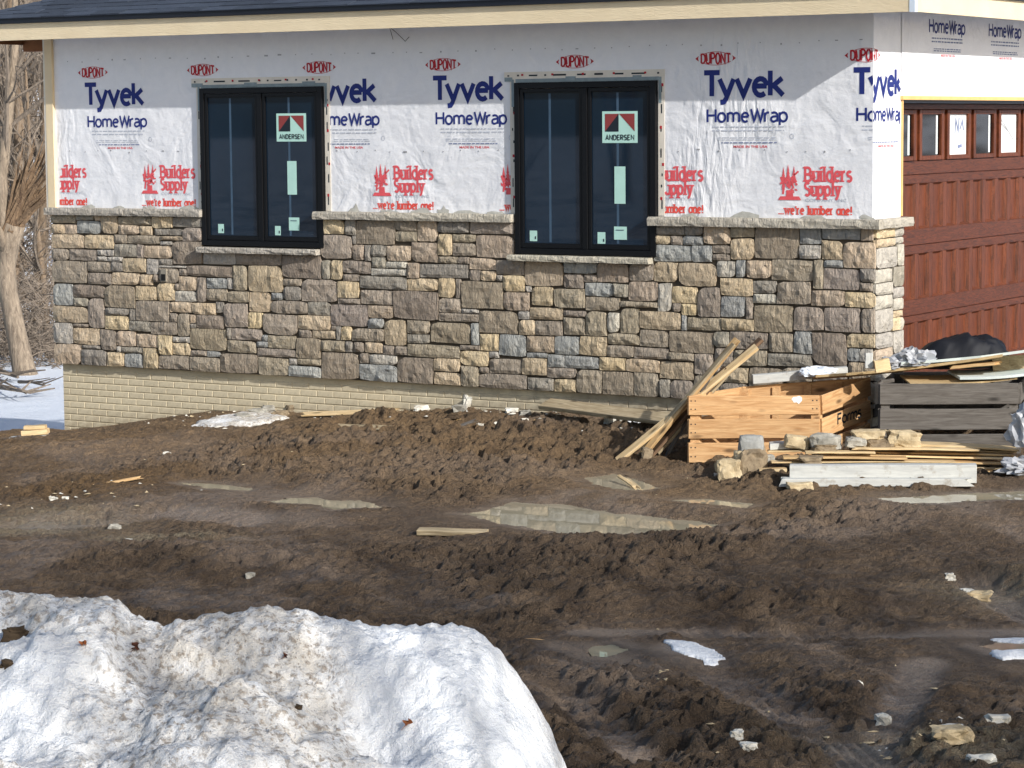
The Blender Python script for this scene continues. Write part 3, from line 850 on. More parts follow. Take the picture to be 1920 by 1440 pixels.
def emblem(x, z, lim):
    """red store emblem: pine tops over a mottled round mass on a footed base"""
    t = Ink(); r = random.Random(int(x * 100))
    for (a, h, wd) in ((.055, .27, .05), (.10, .30, .055), (.155, .285, .05)):
        for q in range(4):
            zb = z + .16 + (h - .16) * q / 4 * .9; ww = wd * (1 - q * .22)
            t.poly([(x + a - ww / 2, zb), (x + a + ww / 2, zb), (x + a, zb + .055)])
    for q in range(44):
        an = r.uniform(0, 6.28); rr = r.uniform(.0, .082); cx, cz = x + .11 + rr * math.cos(an), z + .13 + rr * 1.0 * math.sin(an)
        a0 = r.uniform(0, 3); s1, s2 = r.uniform(.010, .022), r.uniform(.006, .014)
        t.poly([(cx + s1 * math.cos(a0), cz + s1 * math.sin(a0)), (cx - s2 * math.sin(a0), cz + s2 * math.cos(a0)), (cx - s1 * math.cos(a0), cz - s1 * math.sin(a0)), (cx + s2 * math.sin(a0), cz - s2 * math.cos(a0))])
    t.stroke([(x + .20, z + .25), (x + .13, z + .19), (x + .15, z + .11)], .016); t.stroke([(x + .03, z + .20), (x + .06, z + .12), (x + .05, z + .05)], .02)
    t.poly([(x + .08, z + .025), (x + .15, z + .025), (x + .145, z + .085), (x + .085, z + .085)])
    t.poly([(x + .005, z), (x + .225, z), (x + .205, z + .032), (x + .025, z + .032)])
    t.build('store_emblem_print', M['pinkred'], wrap_f, lim=lim)
for k in range(-1, 6):
    x0 = -8.055 + PER * k
    if k in (1, 4): continue
    lim = (LO, HI)
    if k == 3: lim = (LO, -3.60)
    if k == 4: lim = (-2.02, HI)
    emblem(x0, 2.31, lim)
    t = Ink(); t.text('Builders', SERIF, x0 + .262, 2.475, .115, .435, .0225, .20); t.build('store_name_print', M['pinkred'], wrap_f, lim=lim)
    t = Ink(); t.text('Supply', SERIF, x0 + .262, 2.352, .108, .335, .0225, .20); t.build('store_name_print', M['pinkred'], wrap_f, lim=lim)
    font_text('company_print', 'COMPANY, INC.', x0 + .265, 2.297, .040, .40, M['greyink'], wrap_f, 0, lim=lim)
    t = Ink(); t.text("...we're lumber one!", SERIF, x0 + .01, 2.188, .068, .69, .0150, .20); t.build('slogan_print', M['orange'], wrap_f, lim=lim)
x0 = -8.055 + PER * 4; lim = (-2.025, HI)
t = Ink(); t.text('Builders', SERIF, x0 + .262, 2.475, .115, .435, .0225, .20); t.build('store_name_print', M['pinkred'], wrap_f, lim=lim)
t = Ink(); t.text('Supply', SERIF, x0 + .262, 2.352, .108, .335, .0225, .20); t.build('store_name_print', M['pinkred'], wrap_f, lim=lim)
t = Ink(); t.text("...we're lumber one!", SERIF, x0 + .01, 2.188, .068, .69, .0150, .20); t.build('slogan_print', M['orange'], wrap_f, lim=lim)
font_text('company_print', 'COMPANY, INC.', x0 + .265, 2.297, .040, .40, M['greyink'], wrap_f, 0, lim=lim)
# side wall prints above the garage door
for k in range(3):
    y0 = 1.20 + 1.4325 * k
    t = Ink(); t.text('HomeWrap', SANS, y0, 3.765, .115, .83, .020, .17); t.build('product_name_print', M['navy'], wrap_g, 'g', .008)
    t = Ink()
    for z in (3.715, 3.685): dashes(t, y0 + .05, y0 + .78, z, .012, k + 300 + int(z * 100))
    for z in (3.622, 3.604): dashes(t, y0 + .10, y0 + .74, z, .009, k + 310 + int(z * 100))
    t.build('paragraph_print', M['greyblue'], wrap_g, 'g', .008)
    font_text('origin_print', 'MADE IN THE USA', y0 + .27, 3.553, .030, .33, M['pinkred'], wrap_g, .0006, 'g', .008)
# cap staples: two rows of little dots and the odd dark scuff
mb = MB()
r = random.Random(3)
for z0, st in ((3.665, .19), (2.74, .21)):
    x = -9.0
    while x < -.05:
        if not (-7.4 < x < -5.66 and z0 < 3.4) and not (-3.65 < x < -1.99 and z0 < 3.4):
            s = .0045 if r.random() < .8 else .007; ww = s * (1 if r.random() < .85 else 3.0); z = z0 + r.uniform(-.012, .012)
            mb.box((x - ww, -.005, z - s), (x + ww, -.001, z + s))
        x += st * r.uniform(.8, 1.2)
o = mb.build('staple_cap', M['dot'], wrap_f); setprops(o, kind='stuff')
# mortar smeared on the wrap above the ledge
r = random.Random(9)
for x in (-8.75, -8.35, -7.95, -7.42, -5.40, -5.0, -4.62, -4.38, -4.1, -3.78, -1.75, -1.2, -.55, -.05):
    mb = MB(); wd = r.uniform(.10, .26); hh = r.uniform(.03, .08); n = 14
    P = [(x + wd * math.cos(2 * PI * i / n) * r.uniform(.6, 1.1) * .7, -.0028 - .0015, max(2.12, 2.15 + hh * math.sin(2 * PI * i / n) * r.uniform(.5, 1.2))) for i in range(n)]
    mb.add(P + [(x, -.008, 2.155)], [((i + 1) % n, n, i) for i in range(n)])
    mb.build('mortar_smear', M['smear'], house)

# --- stone veneer
bed = MB()
for (a, b, z0, z1) in ((-9.25, -.0, .525, 1.78), (-9.25, -7.255, 1.78, 2.08), (-5.79, -3.57, 1.78, 2.08), (-2.12, 0, 1.78, 2.08)):
    bed.box((a, -.016, z0), (b, .03, z1))
bed.box((-.05, .031, .45), (.016, .6, 2.08))
veneer = bed.build('stone_veneer', M['mortar'], house)
STONES = """-4943,1135,-4424,1413,B -1100,1798,-667,2084,B -4166,1265,-3698,1527,B -5802,525,-5350,793,B -9260,1366,-8771,1609,b -6688,1351,-6256,1615,m -6255,1497,-5784,1734,B -4905,525,-4481,784,B -5362,1844,-4906,2084,B -7435,742,-6962,963,B -1152,532,-824,843,B -7056,525,-6582,733,B -3461,1495,-3042,1728,m -4523,922,-4065,1132,B -6027,1275,-5593,1495,l -8548,1138,-8131,1368,B -1104,1153,-724,1402,B -5682,1048,-5237,1260,l -3971,1041,-3541,1258,B -541,889,-216,1176,B -6509,932,-6074,1144,l -3995,1742,-3575,1960,m -7638,1601,-7250,1837,B -8131,1013,-7697,1223,b -5784,1689,-5414,1932,l -1949,941,-1501,1136,B -9260,959,-8781,1136,m -1853,1537,-1469,1748,m -9259,525,-8880,738,t -6998,982,-6694,1234,l -4783,785,-4186,913,b -936,1609,-537,1797,b -4632,1545,-4079,1679,g -5349,525,-4906,690,s -5334,1415,-4780,1547,g -3970,525,-3443,663,b -431,1178,-90,1391,l -823,551,-399,722,m -8779,914,-8548,1227,l -2640,525,-2313,742,B -2251,1136,-1827,1302,m -6580,525,-6199,708,b -7460,1483,-6873,1601,B -9258,1733,-8807,1885,t -5054,882,-4783,1134,m -6826,1615,-6257,1735,b -883,1403,-554,1608,b -255,1733,20,1969,t -8989,738,-8622,914,t -438,1543,-100,1733,l -9258,1138,-8978,1366,s -3753,828,-3450,1037,s -723,1179,-432,1394,l -8806,1734,-8408,1890,t -6105,711,-5803,916,B -7853,525,-7448,677,b -1664,1269,-1436,1536,b -2691,1543,-2365,1729,m -2919,527,-2640,743,b -1702,525,-1434,749,b -4060,1962,-3575,2084,l -7447,525,-7057,676,b -3148,1304,-2818,1483,b -9260,739,-8991,958,w -8978,1227,-8549,1364,B -1345,998,-966,1153,b -2105,1750,-1718,1901,s -2047,695,-1702,864,m -6401,1145,-5958,1275,b -4721,1685,-4426,1878,m -8880,526,-8539,692,g -2311,525,-2055,744,b -6675,1148,-6401,1350,t -5324,1269,-4944,1414,l -6073,1000,-5684,1141,t -2365,1387,-2065,1567,m -1436,1460,-1116,1625,t -2877,870,-2590,1053,m -2810,1054,-2587,1284,b -7245,1611,-6827,1734,w -3862,665,-3500,806,b -1301,845,-969,997,b -540,737,-207,888,b -969,860,-542,977,g -3697,1260,-3410,1434,m -8012,1655,-7639,1788,t -5426,904,-5054,1037,b -8446,1370,-8081,1504,t -7349,963,-7000,1101,B -2252,976,-1951,1135,b -2817,1285,-2453,1416,b -2453,1090,-2252,1327,b -4656,1879,-4425,2084,t -6872,1353,-6688,1610,b -3450,882,-3147,1037,m -1606,1910,-1336,2084,t -6961,734,-6594,861,b -6450,797,-6105,932,b -1436,1270,-1189,1458,s -3146,870,-2878,1043,s -9018,1612,-8632,1732,b -8296,1506,-7985,1655,m -554,1396,-237,1542,m -1433,525,-1153,690,b -6198,525,-5804,642,s -8620,693,-8408,908,b -4185,723,-3865,866,t -3390,1306,-3148,1495,m -2105,1567,-1854,1749,m -6907,863,-6523,981,l -7938,881,-7593,1013,b -8546,910,-8231,1054,t -1335,1783,-1101,1976,t -8901,1890,-8571,2026,s -3410,1181,-3054,1304,m -3500,664,-3232,828,m -4423,1963,-4061,2083,g -3775,1590,-3461,1729,b -8571,1891,-8345,2084,m -5785,1933,-5498,2083,t -7853,1224,-7621,1409,t -3040,751,-2675,868,s -5529,1558,-5195,1685,b -1769,1147,-1422,1269,b -5006,1693,-4723,1843,t -8053,527,-7853,738,m -2392,745,-2047,868,t -4779,1415,-4424,1533,t -5592,1321,-5335,1485,t -398,568,-148,736,g -8407,742,-8148,903,t -6582,708,-6106,796,b -459,1970,-94,2084,s -965,979,-726,1153,b -2363,1568,-2106,1730,b -8344,1991,-7897,2083,b -4179,525,-3971,722,b -8146,739,-7855,881,t -7631,1976,-7250,2084,g -8231,1796,-7794,1889,b -8130,1224,-7853,1370,t -8770,1368,-8447,1492,b -1939,526,-1703,694,b -3345,1043,-3055,1180,b -3053,1055,-2812,1219,b -4481,651,-4185,784,t -8408,1664,-8106,1794,g -3041,1617,-2692,1729,s -7820,1410,-7560,1560,b -1919,1383,-1665,1536,t -1433,692,-1153,830,m -824,722,-541,859,b -1181,1625,-937,1783,t -7853,677,-7665,881,t -2312,868,-1954,974,b -206,764,20,931,m -8771,1493,-8448,1610,b -5236,1139,-4943,1268,m -7405,1102,-7097,1225,t -8306,526,-8053,675,s -4423,1133,-3972,1217,b -4481,525,-4181,650,t -236,1392,20,1537,t -7592,871,-7435,1108,b -2064,1302,-1919,1559,w -5958,1141,-5683,1275,g -4424,1355,-4230,1545,t -724,977,-541,1177,s -3698,1435,-3461,1589,t -2818,1417,-2528,1542,s -1691,749,-1501,940,l -3442,525,-3159,651,g -2675,743,-2393,867,t -2585,985,-2252,1090,b -8538,525,-8307,677,t -4423,1217,-4169,1354,l -3964,874,-3753,1039,t -4423,1752,-4257,1961,t -7500,1838,-7250,1975,l -1421,1155,-1105,1263,m -459,1801,-256,1969,m -4781,1002,-4524,1134,b -7565,1336,-7337,1483,t -4072,1629,-3775,1742,t -7697,1109,-7406,1223,t -9259,1990,-8911,2085,b -1500,831,-1302,998,b -4257,1752,-3997,1879,b -7897,1960,-7632,2084,t -7336,1226,-7208,1483,b -666,1926,-459,2085,s -2590,868,-2312,984,b -5803,794,-5515,906,b -7208,1244,-6945,1366,b -8230,903,-7940,1013,g -6944,1235,-6675,1351,b -6251,1275,-6028,1416,g -1717,1749,-1514,1903,s -7621,1226,-7336,1335,w -3231,651,-2920,751,b -147,580,20,764,b -6694,983,-6509,1147,t -5224,692,-4905,787,w -3158,525,-2919,651,m -7207,1366,-6948,1482,s -7665,677,-7435,807,t -216,1050,20,1176,m -9259,1610,-9019,1733,b -5194,1547,-4780,1617,w -8343,1891,-8064,1991,t -3539,1037,-3346,1181,t -3042,1484,-2833,1616,b -5674,1497,-5530,1688,m -2105,1987,-1791,2074,g -1469,1626,-1283,1770,w -1116,1493,-885,1608,g -8546,1055,-8227,1137,g -667,1801,-460,1926,w -4905,1878,-4656,1982,b -2586,1092,-2455,1284,w -4906,1982,-4657,2083,b -7983,1491,-7827,1653,w -1335,1977,-1101,2083,b -536,1543,-439,1800,b -5912,916,-5625,1000,m -89,1177,20,1391,b -5286,797,-5069,903,t -4782,913,-4524,1002,g -1500,998,-1346,1145,g -2452,1329,-2065,1386,b -5413,1685,-5273,1842,m -4778,1533,-4634,1684,m -3225,752,-3040,869,s -5191,1729,-5006,1844,g -8080,1371,-7904,1491,t -4257,1881,-3996,1961,b -5784,1497,-5676,1689,g -2527,1416,-2365,1543,g -9260,1885,-9065,1989,t -1115,1404,-883,1491,w -5496,1933,-5363,2083,g -6094,642,-5804,711,b -4065,921,-3972,1132,s -1953,866,-1692,941,b -2053,526,-1939,695,g -5191,1617,-5024,1728,g -5557,906,-5428,1048,t -8344,677,-8053,739,g -5236,1037,-5055,1138,s -5022,1618,-4779,1693,w -6255,1416,-6028,1495,b -1789,1987,-1608,2085,g -8978,1137,-8779,1226,g -3949,1528,-3776,1628,t -1827,1276,-1665,1383,t -1811,1903,-1606,1987,s -9064,1886,-8903,1988,t -8406,1796,-8232,1890,b -8063,1890,-7897,1989,t -4425,1680,-4200,1752,b -5591,1262,-5325,1320,b -390,530,0,570,b -3054,1220,-2812,1284,b -8631,1664,-8410,1734,w -1281,1626,-1183,1782,s -8447,1506,-8296,1608,g -7793,1839,-7500,1889,m -1188,1263,-1115,1459,b -99,1615,20,1733,g -4934,787,-4784,880,b -8910,2027,-8665,2085,g -2105,1903,-1936,1985,m -215,932,-95,1048,s -5416,796,-5286,902,b -7435,676,-7224,741,b -1513,1832,-1336,1909,b -5529,1486,-5335,1556,b -95,933,20,1048,w -8106,1655,-8012,1796,l -7865,1891,-7672,1959,g -5349,692,-5224,796,b -94,1970,20,2084,m -6073,918,-5914,999,b -4078,1528,-3950,1628,b -5271,1686,-5191,1844,g -7827,1589,-7640,1655,g -439,1733,-256,1800,s -5067,788,-4936,881,b -7671,1890,-7500,1960,g -4228,1355,-4166,1544,b -8227,1013,-8133,1138,g -8880,693,-8621,738,g -3449,829,-3225,880,s -4185,868,-3965,920,b -7096,1127,-6998,1242,g -6401,1275,-6251,1350,s -8502,1610,-8296,1664,w -5515,794,-5416,904,g -1513,1770,-1336,1831,b -7222,676,-7057,741,s -1936,1901,-1811,1985,b -2832,1543,-2691,1617,b -7826,1560,-7461,1588,w -7696,1013,-7592,1108,b -3539,1182,-3412,1260,w -5624,908,-5557,1047,g -6594,797,-6451,862,s -8991,915,-8780,958,b -99,1537,20,1614,b -7580,808,-7435,871,w -4199,1681,-4072,1751,b -4168,1218,-3971,1263,w -6948,1366,-6873,1481,w -7560,1490,-7450,1560,b -7435,1011,-7351,1102,t -7794,1788,-7640,1837,w -1825,1137,-1770,1275,s -3864,807,-3753,873,w -1918,1302,-1829,1383,b -7900,1410,-7820,1500,b -8632,1612,-8502,1664,w -6197,642,-6094,707,w -6961,863,-6907,981,g -1500,750,-1430,840,b -3970,664,-3864,723,b -8665,2027,-8572,2085,t -7664,808,-7580,870,w -6523,863,-6450,932,s -5414,1842,-5363,1933,g -3774,1528,-3699,1590,g -7620,1340,-7560,1410,b -3460,1436,-3391,1495,w -7435,963,-7349,1011,g -8408,678,-8344,740,w -5680,1000,-5620,1050,b -7903,1411,-7590,1420,b""".split()
RETURN = """-8,1985,394,2084,t 395,1983,600,2083,w -8,1907,395,1985,t 396,1924,600,1983,w -8,1727,451,1906,w 453,1728,600,1923,w -8,1604,362,1726,w 363,1552,600,1727,g -8,1498,362,1603,w -8,1375,366,1498,w 366,1454,600,1550,w 377,1345,600,1453,w -8,1170,377,1375,w 378,1284,600,1344,t 378,1168,600,1283,t 525,1169,600,1283,w -8,1036,371,1169,w 373,971,600,1168,w -8,915,372,1036,t 394,845,600,969,w -8,758,394,914,w 417,703,600,844,w -8,563,415,757,t 417,545,600,701,w""".split()
def stone_mesh(w_, h_, depth, seed, nx=6, nz=5):
    """rock-faced block: local x width, z height, face towards -y"""
    r = random.Random(seed)
    j = min(.0035, w_ * .1, h_ * .1)
    x0, x1, z0, z1 = j, w_ - j, j, h_ - j
    cr = [min(w_, h_) * r.choice((.0, .03, .05, .08, .12, .22)) for _ in range(4)]      # knocked-off corners
    sk = [r.uniform(-1, 1) * min(.012, .05 * min(w_, h_)) for _ in range(8)]
    if w_ > .18: nx = 7
    off = Vector((r.uniform(0, 50), r.uniform(0, 50), r.uniform(0, 50)))
    def P(i, k):
        s, t = i / nx, k / nz
        s = .035 + s * .93 if 0 < i < nx else s
        t = .05 + t * .90 if 0 < k < nz else t
        # outline with skewed corners
        xa = x0 + sk[0] * (1 - t) + sk[1] * t; xb = x1 + sk[2] * (1 - t) + sk[3] * t
        za = z0 + sk[4] * (1 - s) + sk[5] * s; zb = z1 + sk[6] * (1 - s) + sk[7] * s
        xa = max(xa, j * .7); xb = min(xb, w_ - j * .7); za = max(za, j * .7); zb = min(zb, h_ - j * .7)
        x = xa + (xb - xa) * s; z = za + (zb - za) * t
        for q, (cx, cz) in enumerate(((xa, za), (xb, za), (xb, zb), (xa, zb))):
            d = math.hypot(x - cx, z - cz)
            if d < cr[q]:
                k_ = (cr[q] - d) * .42
                x += k_ * (1 if cx == xa else -1); z += k_ * (1 if cz == za else -1)
        edge = min(i, nx - i, k, nz - k)
        nv = mnoise.noise(Vector((x * 11, z * 11, 0)) + off) * .5 + mnoise.noise(Vector((x * 26, z * 22, 5)) + off) * .35
        if edge == 0:
            jit = .004
            x += jit * mnoise.noise(Vector((z * 30, 3, x * 30)) + off); z += jit * mnoise.noise(Vector((x * 30, 9, z * 30)) + off)
            y = -depth * (.86 + .25 * nv)
        else:
            y = -depth - .006 - .030 * nv - (.003 if edge > 1 else 0)
        return (x, y, z)
    V = [P(i, k) for k in range(nz + 1) for i in range(nx + 1)]
    F = []
    for k in range(nz):
        for i in range(nx):
            a = k * (nx + 1) + i
            if (i + k) % 2: F += [(a, a + 1, a + nx + 2), (a, a + nx + 2, a + nx + 1)]
            else: F += [(a, a + 1, a + nx + 1), (a + 1, a + nx + 2, a + nx + 1)]
    ring = [i for i in range(nx + 1)] + [k * (nx + 1) + nx for k in range(1, nz + 1)] + [nz * (nx + 1) + i for i in range(nx - 1, -1, -1)] + [k * (nx + 1) for k in range(nz - 1, 0, -1)]
    b = len(V); V += [(V[q][0], 0.0, V[q][2]) for q in ring]; n = len(ring)
    for q in range(n): F.append((ring[(q + 1) % n], ring[q], b + q, b + (q + 1) % n))
    return V, F
def add_stone(nm, rec, seed, side=False):
    a = rec.split(','); s0, z0, s1, z1 = [int(v) / 1000 for v in a[:4]]; code = a[4]
    if s1 - s0 < .03 or z1 - z0 < .025: return
    r = random.Random(seed)
    if not side and s1 > -.06: s1 = .045            # quoins run past the corner
    V, F = stone_mesh(s1 - s0, z1 - z0, .028 + r.uniform(-.004, .010), seed)
    me = bpy.data.meshes.new(nm)
    if side: V = [(-y, x, z) for x, y, z in V]; org = (.010, s0, z0)
    else: org = (s0, -.012, z0)
    me.from_pydata(V, [], F); me.materials.append(ST[code]); me.update()
    return link(bpy.data.objects.new(nm, me), veneer, org)
NMAX = 272
rest = []
for i, rec in enumerate(STONES):
    if i < NMAX: add_stone('stone', rec, i)
    else: rest.append((rec, i))
for i, rec in enumerate(RETURN): add_stone('stone', rec, 900 + i, True)
mb = MB(); codes = list(ST)
for rec, i in rest:
    a = rec.split(','); s0, z0, s1, z1 = [int(v) / 1000 for v in a[:4]]
    if s1 - s0 < .03 or z1 - z0 < .025: continue
    V, F = stone_mesh(s1 - s0, z1 - z0, .028, i, 4, 3)
    mb.add([(x + s0, y - .012, z + z0) for x, y, z in V], F, codes.index(a[4]))
o = mb.build('small_stones', [ST[c] for c in codes], veneer); setprops(o, kind='stuff')

# --- ledge and sills: rough-faced capping stones
def cap_stone(name, x0, x1, z0, z1, y0, y1, seed, parent, axis='x'):
    r = random.Random(seed); off = Vector((seed * 3.1, 0, 0)); mb = MB()
    n = max(4, int((x1 - x0) / .07)); prof = [(y1, z0), (y0 + .006, z0), (y0, z0 + .35 * (z1 - z0)), (y0 + .002, z0 + .75 * (z1 - z0)), (y0 + .012, z1), (y1, z1)]
    vs_ = []
    for i in range(n + 1):
        x = x0 + (x1 - x0) * i / n
        for q, (y, z) in enumerate(prof):
            dy = 0; dz = 0
            if 0 < q < 5:
                dy = .011 * mnoise.noise(Vector((x * 9, q * 1.7, 0)) + off); dz = .004 * mnoise.noise(Vector((x * 7, q * 2.3, 4)) + off)
            xx = x + (.006 * mnoise.noise(Vector((q * 3.1, i, 2)) + off) if i in (0, n) else 0)
            vs_.append((xx, y + dy, z + dz) if axis == 'x' else (-(y + dy), xx, z + dz))
    m_ = len(prof); fs_ = []
    for i in range(n):
        for q in range(m_):
            a = i * m_ + q; b = i * m_ + (q + 1) % m_
            fs_.append((a, a + m_, b + m_, b)[::-1] if axis == 'x' else (a, b, b + m_, a + m_)[::-1])
    fs_ += [tuple(range(m_)), tuple(n * m_ + q for q in reversed(range(m_)))]
    mb.add(vs_, fs_); o = mb.build(name, M['cap'], parent)
    bm = bmesh.new(); bm.from_mesh(o.data); bmesh.ops.recalc_face_normals(bm, faces=bm.faces); bm.to_mesh(o.data); bm.free()
    return o
cap_stone('ledge_stone', -9.29, -8.225, 2.085, 2.158, -.105, .0, 1, house)
cap_stone('ledge_stone', -8.22, -7.235, 2.085, 2.158, -.102, .0, 2, house)
cap_stone('ledge_stone', -5.835, -4.985, 2.082, 2.156, -.104, .0, 3, house)
cap_stone('ledge_stone', -4.98, -3.575, 2.080, 2.154, -.100, .0, 4, house)
cap_stone('ledge_stone', -2.135, -1.14, 2.072, 2.152, -.104, .0, 5, house)
cap_stone('ledge_stone', -1.135, .105, 2.072, 2.152, -.106, .0, 6, house)
cap_stone('ledge_stone', .001, .66, 2.073, 2.151, -.106, .0, 7, house, 'y')
cap_stone('window_sill', -7.27, -5.79, 1.732, 1.787, -.125, .0, 8, house)
cap_stone('window_sill', -3.60, -2.115, 1.728, 1.783, -.125, .0, 9, house)

# --- vent box in the stonework
mb = MB(); mb.box((-7.775, -.062, 1.425), (-7.705, -.01, 1.55)); v = mb.build('outlet_box', M['ventgrey'], house)
mb = MB(); mb.box((-7.765, -.068, 1.435), (-7.715, -.063, 1.50)); mb.build('outlet_hole', M['vent'], v)

# --- brick-formed foundation
mb = MB(); mb.box((-9.2, .03, -.9), (0, .25, .53)); mb.box((-.25, .25, -.9), (0, .6, .46))
found = mb.build('foundation_wall', M['found'], house)
BR = {}
for row in range(12):
    z1 = .462 - .0677 * row; z0 = z1 - .0587
    x = -9.2 + (.1 if row % 2 else 0) - .2
    while x < -1.0:
        a, b = max(x, -9.198), x + .193
        top = gz((a + b) / 2, -.05) - .05
        if b - a > .05 and z1 > top and z0 > -.5:
            key = round(b - a, 3)
            if key not in BR:
                q = MB(); L = b - a; e = .004
                q.add([(0, 0, 0), (L, 0, 0), (L, 0, .0587), (0, 0, .0587), (e, -.007, e), (L - e, -.007, e), (L - e, -.007, .0587 - e), (e, -.007, .0587 - e)],
                      [(4, 5, 6, 7), (0, 1, 5, 4), (1, 2, 6, 5), (2, 3, 7, 6), (3, 0, 4, 7)])
                BR[key] = q.mesh('brick', M['found'])
            link(bpy.data.objects.new('brick', BR[key]), found, (a, .03, z0))
        x += .2

# --- windows
def window(x0, x1, z0, z1, mull, seed, top_stick, mid_stick, sq, lows):
    r = random.Random(seed)
    fr = MB(); b = .055
    y0, y1 = -.050, -.001
    fr.box((x0, y0, z0), (x0 + b, y1, z1)); fr.box((x1 - b, y0, z0), (x1, y1, z1))
    fr.box((x0 + b, y0, z0), (x1 - b, y1, z0 + b)); fr.box((x0 + b, y0, z1 - b), (x1 - b, y1, z1))
    fr.box((mull - .026, y0, z0 + b), (mull + .026, y1, z1 - b))
    wdw = fr.build('window', M['black'], house, bevel=.004)
    for (a, c) in ((x0 + b + .003, mull - .029), (mull + .029, x1 - b - .003)):
        s = MB(); t_ = .034; za, zb = z0 + b + .003, z1 - b - .003
        s.box((a, -.040, za), (a + t_, -.003, zb)); s.box((c - t_, -.040, za), (c, -.003, zb))
        s.box((a + t_, -.040, za), (c - t_, -.003, za + t_ + .012)); s.box((a + t_, -.040, zb - t_), (c - t_, -.003, zb))
        s.build('sash', M['black'], wdw, bevel=.003)
        g = MB(); g.box((a + t_, -.022, za + t_ + .012), (c - t_, -.012, zb - t_)); g.build('pane', M['pane'], wdw)
        xc = (a + c) / 2 - .02
        q = MB(); q.box((xc - .013, -.0235, za + t_ + .02), (xc + .010, -.0222, zb - t_ - .01)); q.build('pane_stripe', M['stripe'], wdw)  # narrow blue-grey stripe down the middle of each pane
    def stk(name, box, mat=M['sticker'], yy=-.026):
        q = MB(); q.box((box[0], yy, box[1]), (box[2], yy + .001, box[3])); return q.build(name, mat, wdw)
    X0, Z0, X1, Z1 = top_stick
    stk('sticker', top_stick)
    ww, hh = X1 - X0, Z1 - Z0; zb = Z0 + hh * .36; zt = Z1 - hh * .08; xm = (X0 + X1) / 2 - ww * .02
    xa, xb = X0 + ww * .08, X1 - ww * .08
    f = lambda pts, off: [(px, -.0275 - off, pz) for px, pz in pts]
    q = MB()
    q.add(f([(xa, zb), (xm, zt), (xa, zt)], 0), [(0, 1, 2)]); q.add(f([(xm, zt), (xb, zb), (xb, zt)], 0), [(0, 1, 2)])
    q.build('sticker_mark', M['stred'], wdw)
    q = MB(); q.add(f([(xa, zb), (xm - ww * .01, zb), (xm - ww * .01, zt)], .0006), [(0, 1, 2)]); q.build('sticker_mark', M['stblk'], wdw)
    t = Ink(); t.text('ANDERSEN', SANS, xa + .008, Z0 + hh * .10, hh * .15, ww * .80, .0085, .25); t.build('sticker_lettering', M['stblk'], wdw, y=-.0275)
    stk('sticker', mid_stick); stk('sticker', sq)
    q = MB(); q.box((sq[0] + .02, -.0285, sq[3] - .035), (sq[2] - .03, -.0275, sq[3] - .028)); q.build('sticker_mark', M['stripe'], wdw)
    for bx in lows:
        stk('sticker', bx)
        q = MB(); q.box((bx[2] - .022, -.0285, bx[1] + .02), (bx[2] - .010, -.0275, bx[1] + .045)); q.build('sticker_mark', M['stblk'], wdw)
    # taped nailing flange
    tp = MB(); tp.box((x0 - .125, -.012, z1 + .035), (x1 + .07, -.003, z1 + .098))
    tape = tp.build('flashing_tape', M['tape'], house)
    mk = MB(); x = x0 - .09
    while x < x1 + .03:
        L = r.choice((.02, .02, .09, .14)); mk.box((x, -.0145, z1 + .058), (x + L, -.0125, z1 + .070 + r.uniform(0, .006))); x += L + r.uniform(.06, .13)
    mk.build('tape_print', M['stblk'], tape)
    mk = MB()
    for q_ in range(5): 
        x = x0 + .06 + q_ * (x1 - x0) / 4.6; mk.box((x, -.0146, z1 + .062), (x + .022, -.0126, z1 + .080))
    mk.build('tape_print', M['red'], tape)
    g = MB(); g.box((x0 - .005, -.010, z1 + .001), (x1 + .012, -.003, z1 + .034))
    for a in (x0 - .12, x0 + (x1 - x0) * .36, x1 - .25): g.box((a, -.016, z1 + .012), (a + r.uniform(.08, .16), -.0125, z1 + .05))
    g.build('flange_strip', M['tapegrey'], house)
    for (a, c) in ((x0 - .068, x0 - .006), (x1 + .006, x1 + .068)):
        tp = MB(); tp.box((a, -.008, 2.16), (c, -.0035, z1 + .033)); tape = tp.build('flashing_tape', M['tape'], house)
        mk = MB(); z = 2.22
        while z < z1:
            L = r.choice((.02, .025, .08)); xx = a + .018 + r.uniform(0, .02); mk.box((xx, -.0098, z), (xx + .011, -.0082, z + L)); z += L + r.uniform(.05, .16)
        mk.build('tape_print', M['stblk'], tape)
        mk = MB(); z = 2.30
        while z < z1:
            xx = a + .016 + r.uniform(0, .024); mk.box((xx, -.0099, z), (xx + .020, -.0082, z + .026)); z += r.uniform(.18, .42)
        mk.build('tape_print', M['red'], tape)
    for (a, zz) in ((x0 - .05, z1 - .22), (x1 + .012, z1 - .2)):
        g = MB(); g.box((a, -.0105, zz), (a + .028, -.0086, z1 + .03)); g.build('flange_strip', M['tapegrey'], house)
window(-7.243, -5.742, 1.800, 3.362, -6.497, 1, (-6.305, 2.832, -5.945, 3.105), (-6.182, 2.315, -6.070, 2.642), (-6.173, 1.965, -6.047, 2.092),
       [(-7.053, 1.925, -6.981, 2.016), (-6.345, 1.915, -6.275, 2.006)])
window(-3.556, -2.075, 1.789, 3.362, -2.806, 2, (-2.634, 2.808, -2.270, 3.092), (-2.510, 2.262, -2.397, 2.597), (-2.516, 1.938, -2.384, 2.056),
       [(-3.409, 1.909, -3.330, 2.006), (-2.688, 1.898, -2.607, 2.003)])

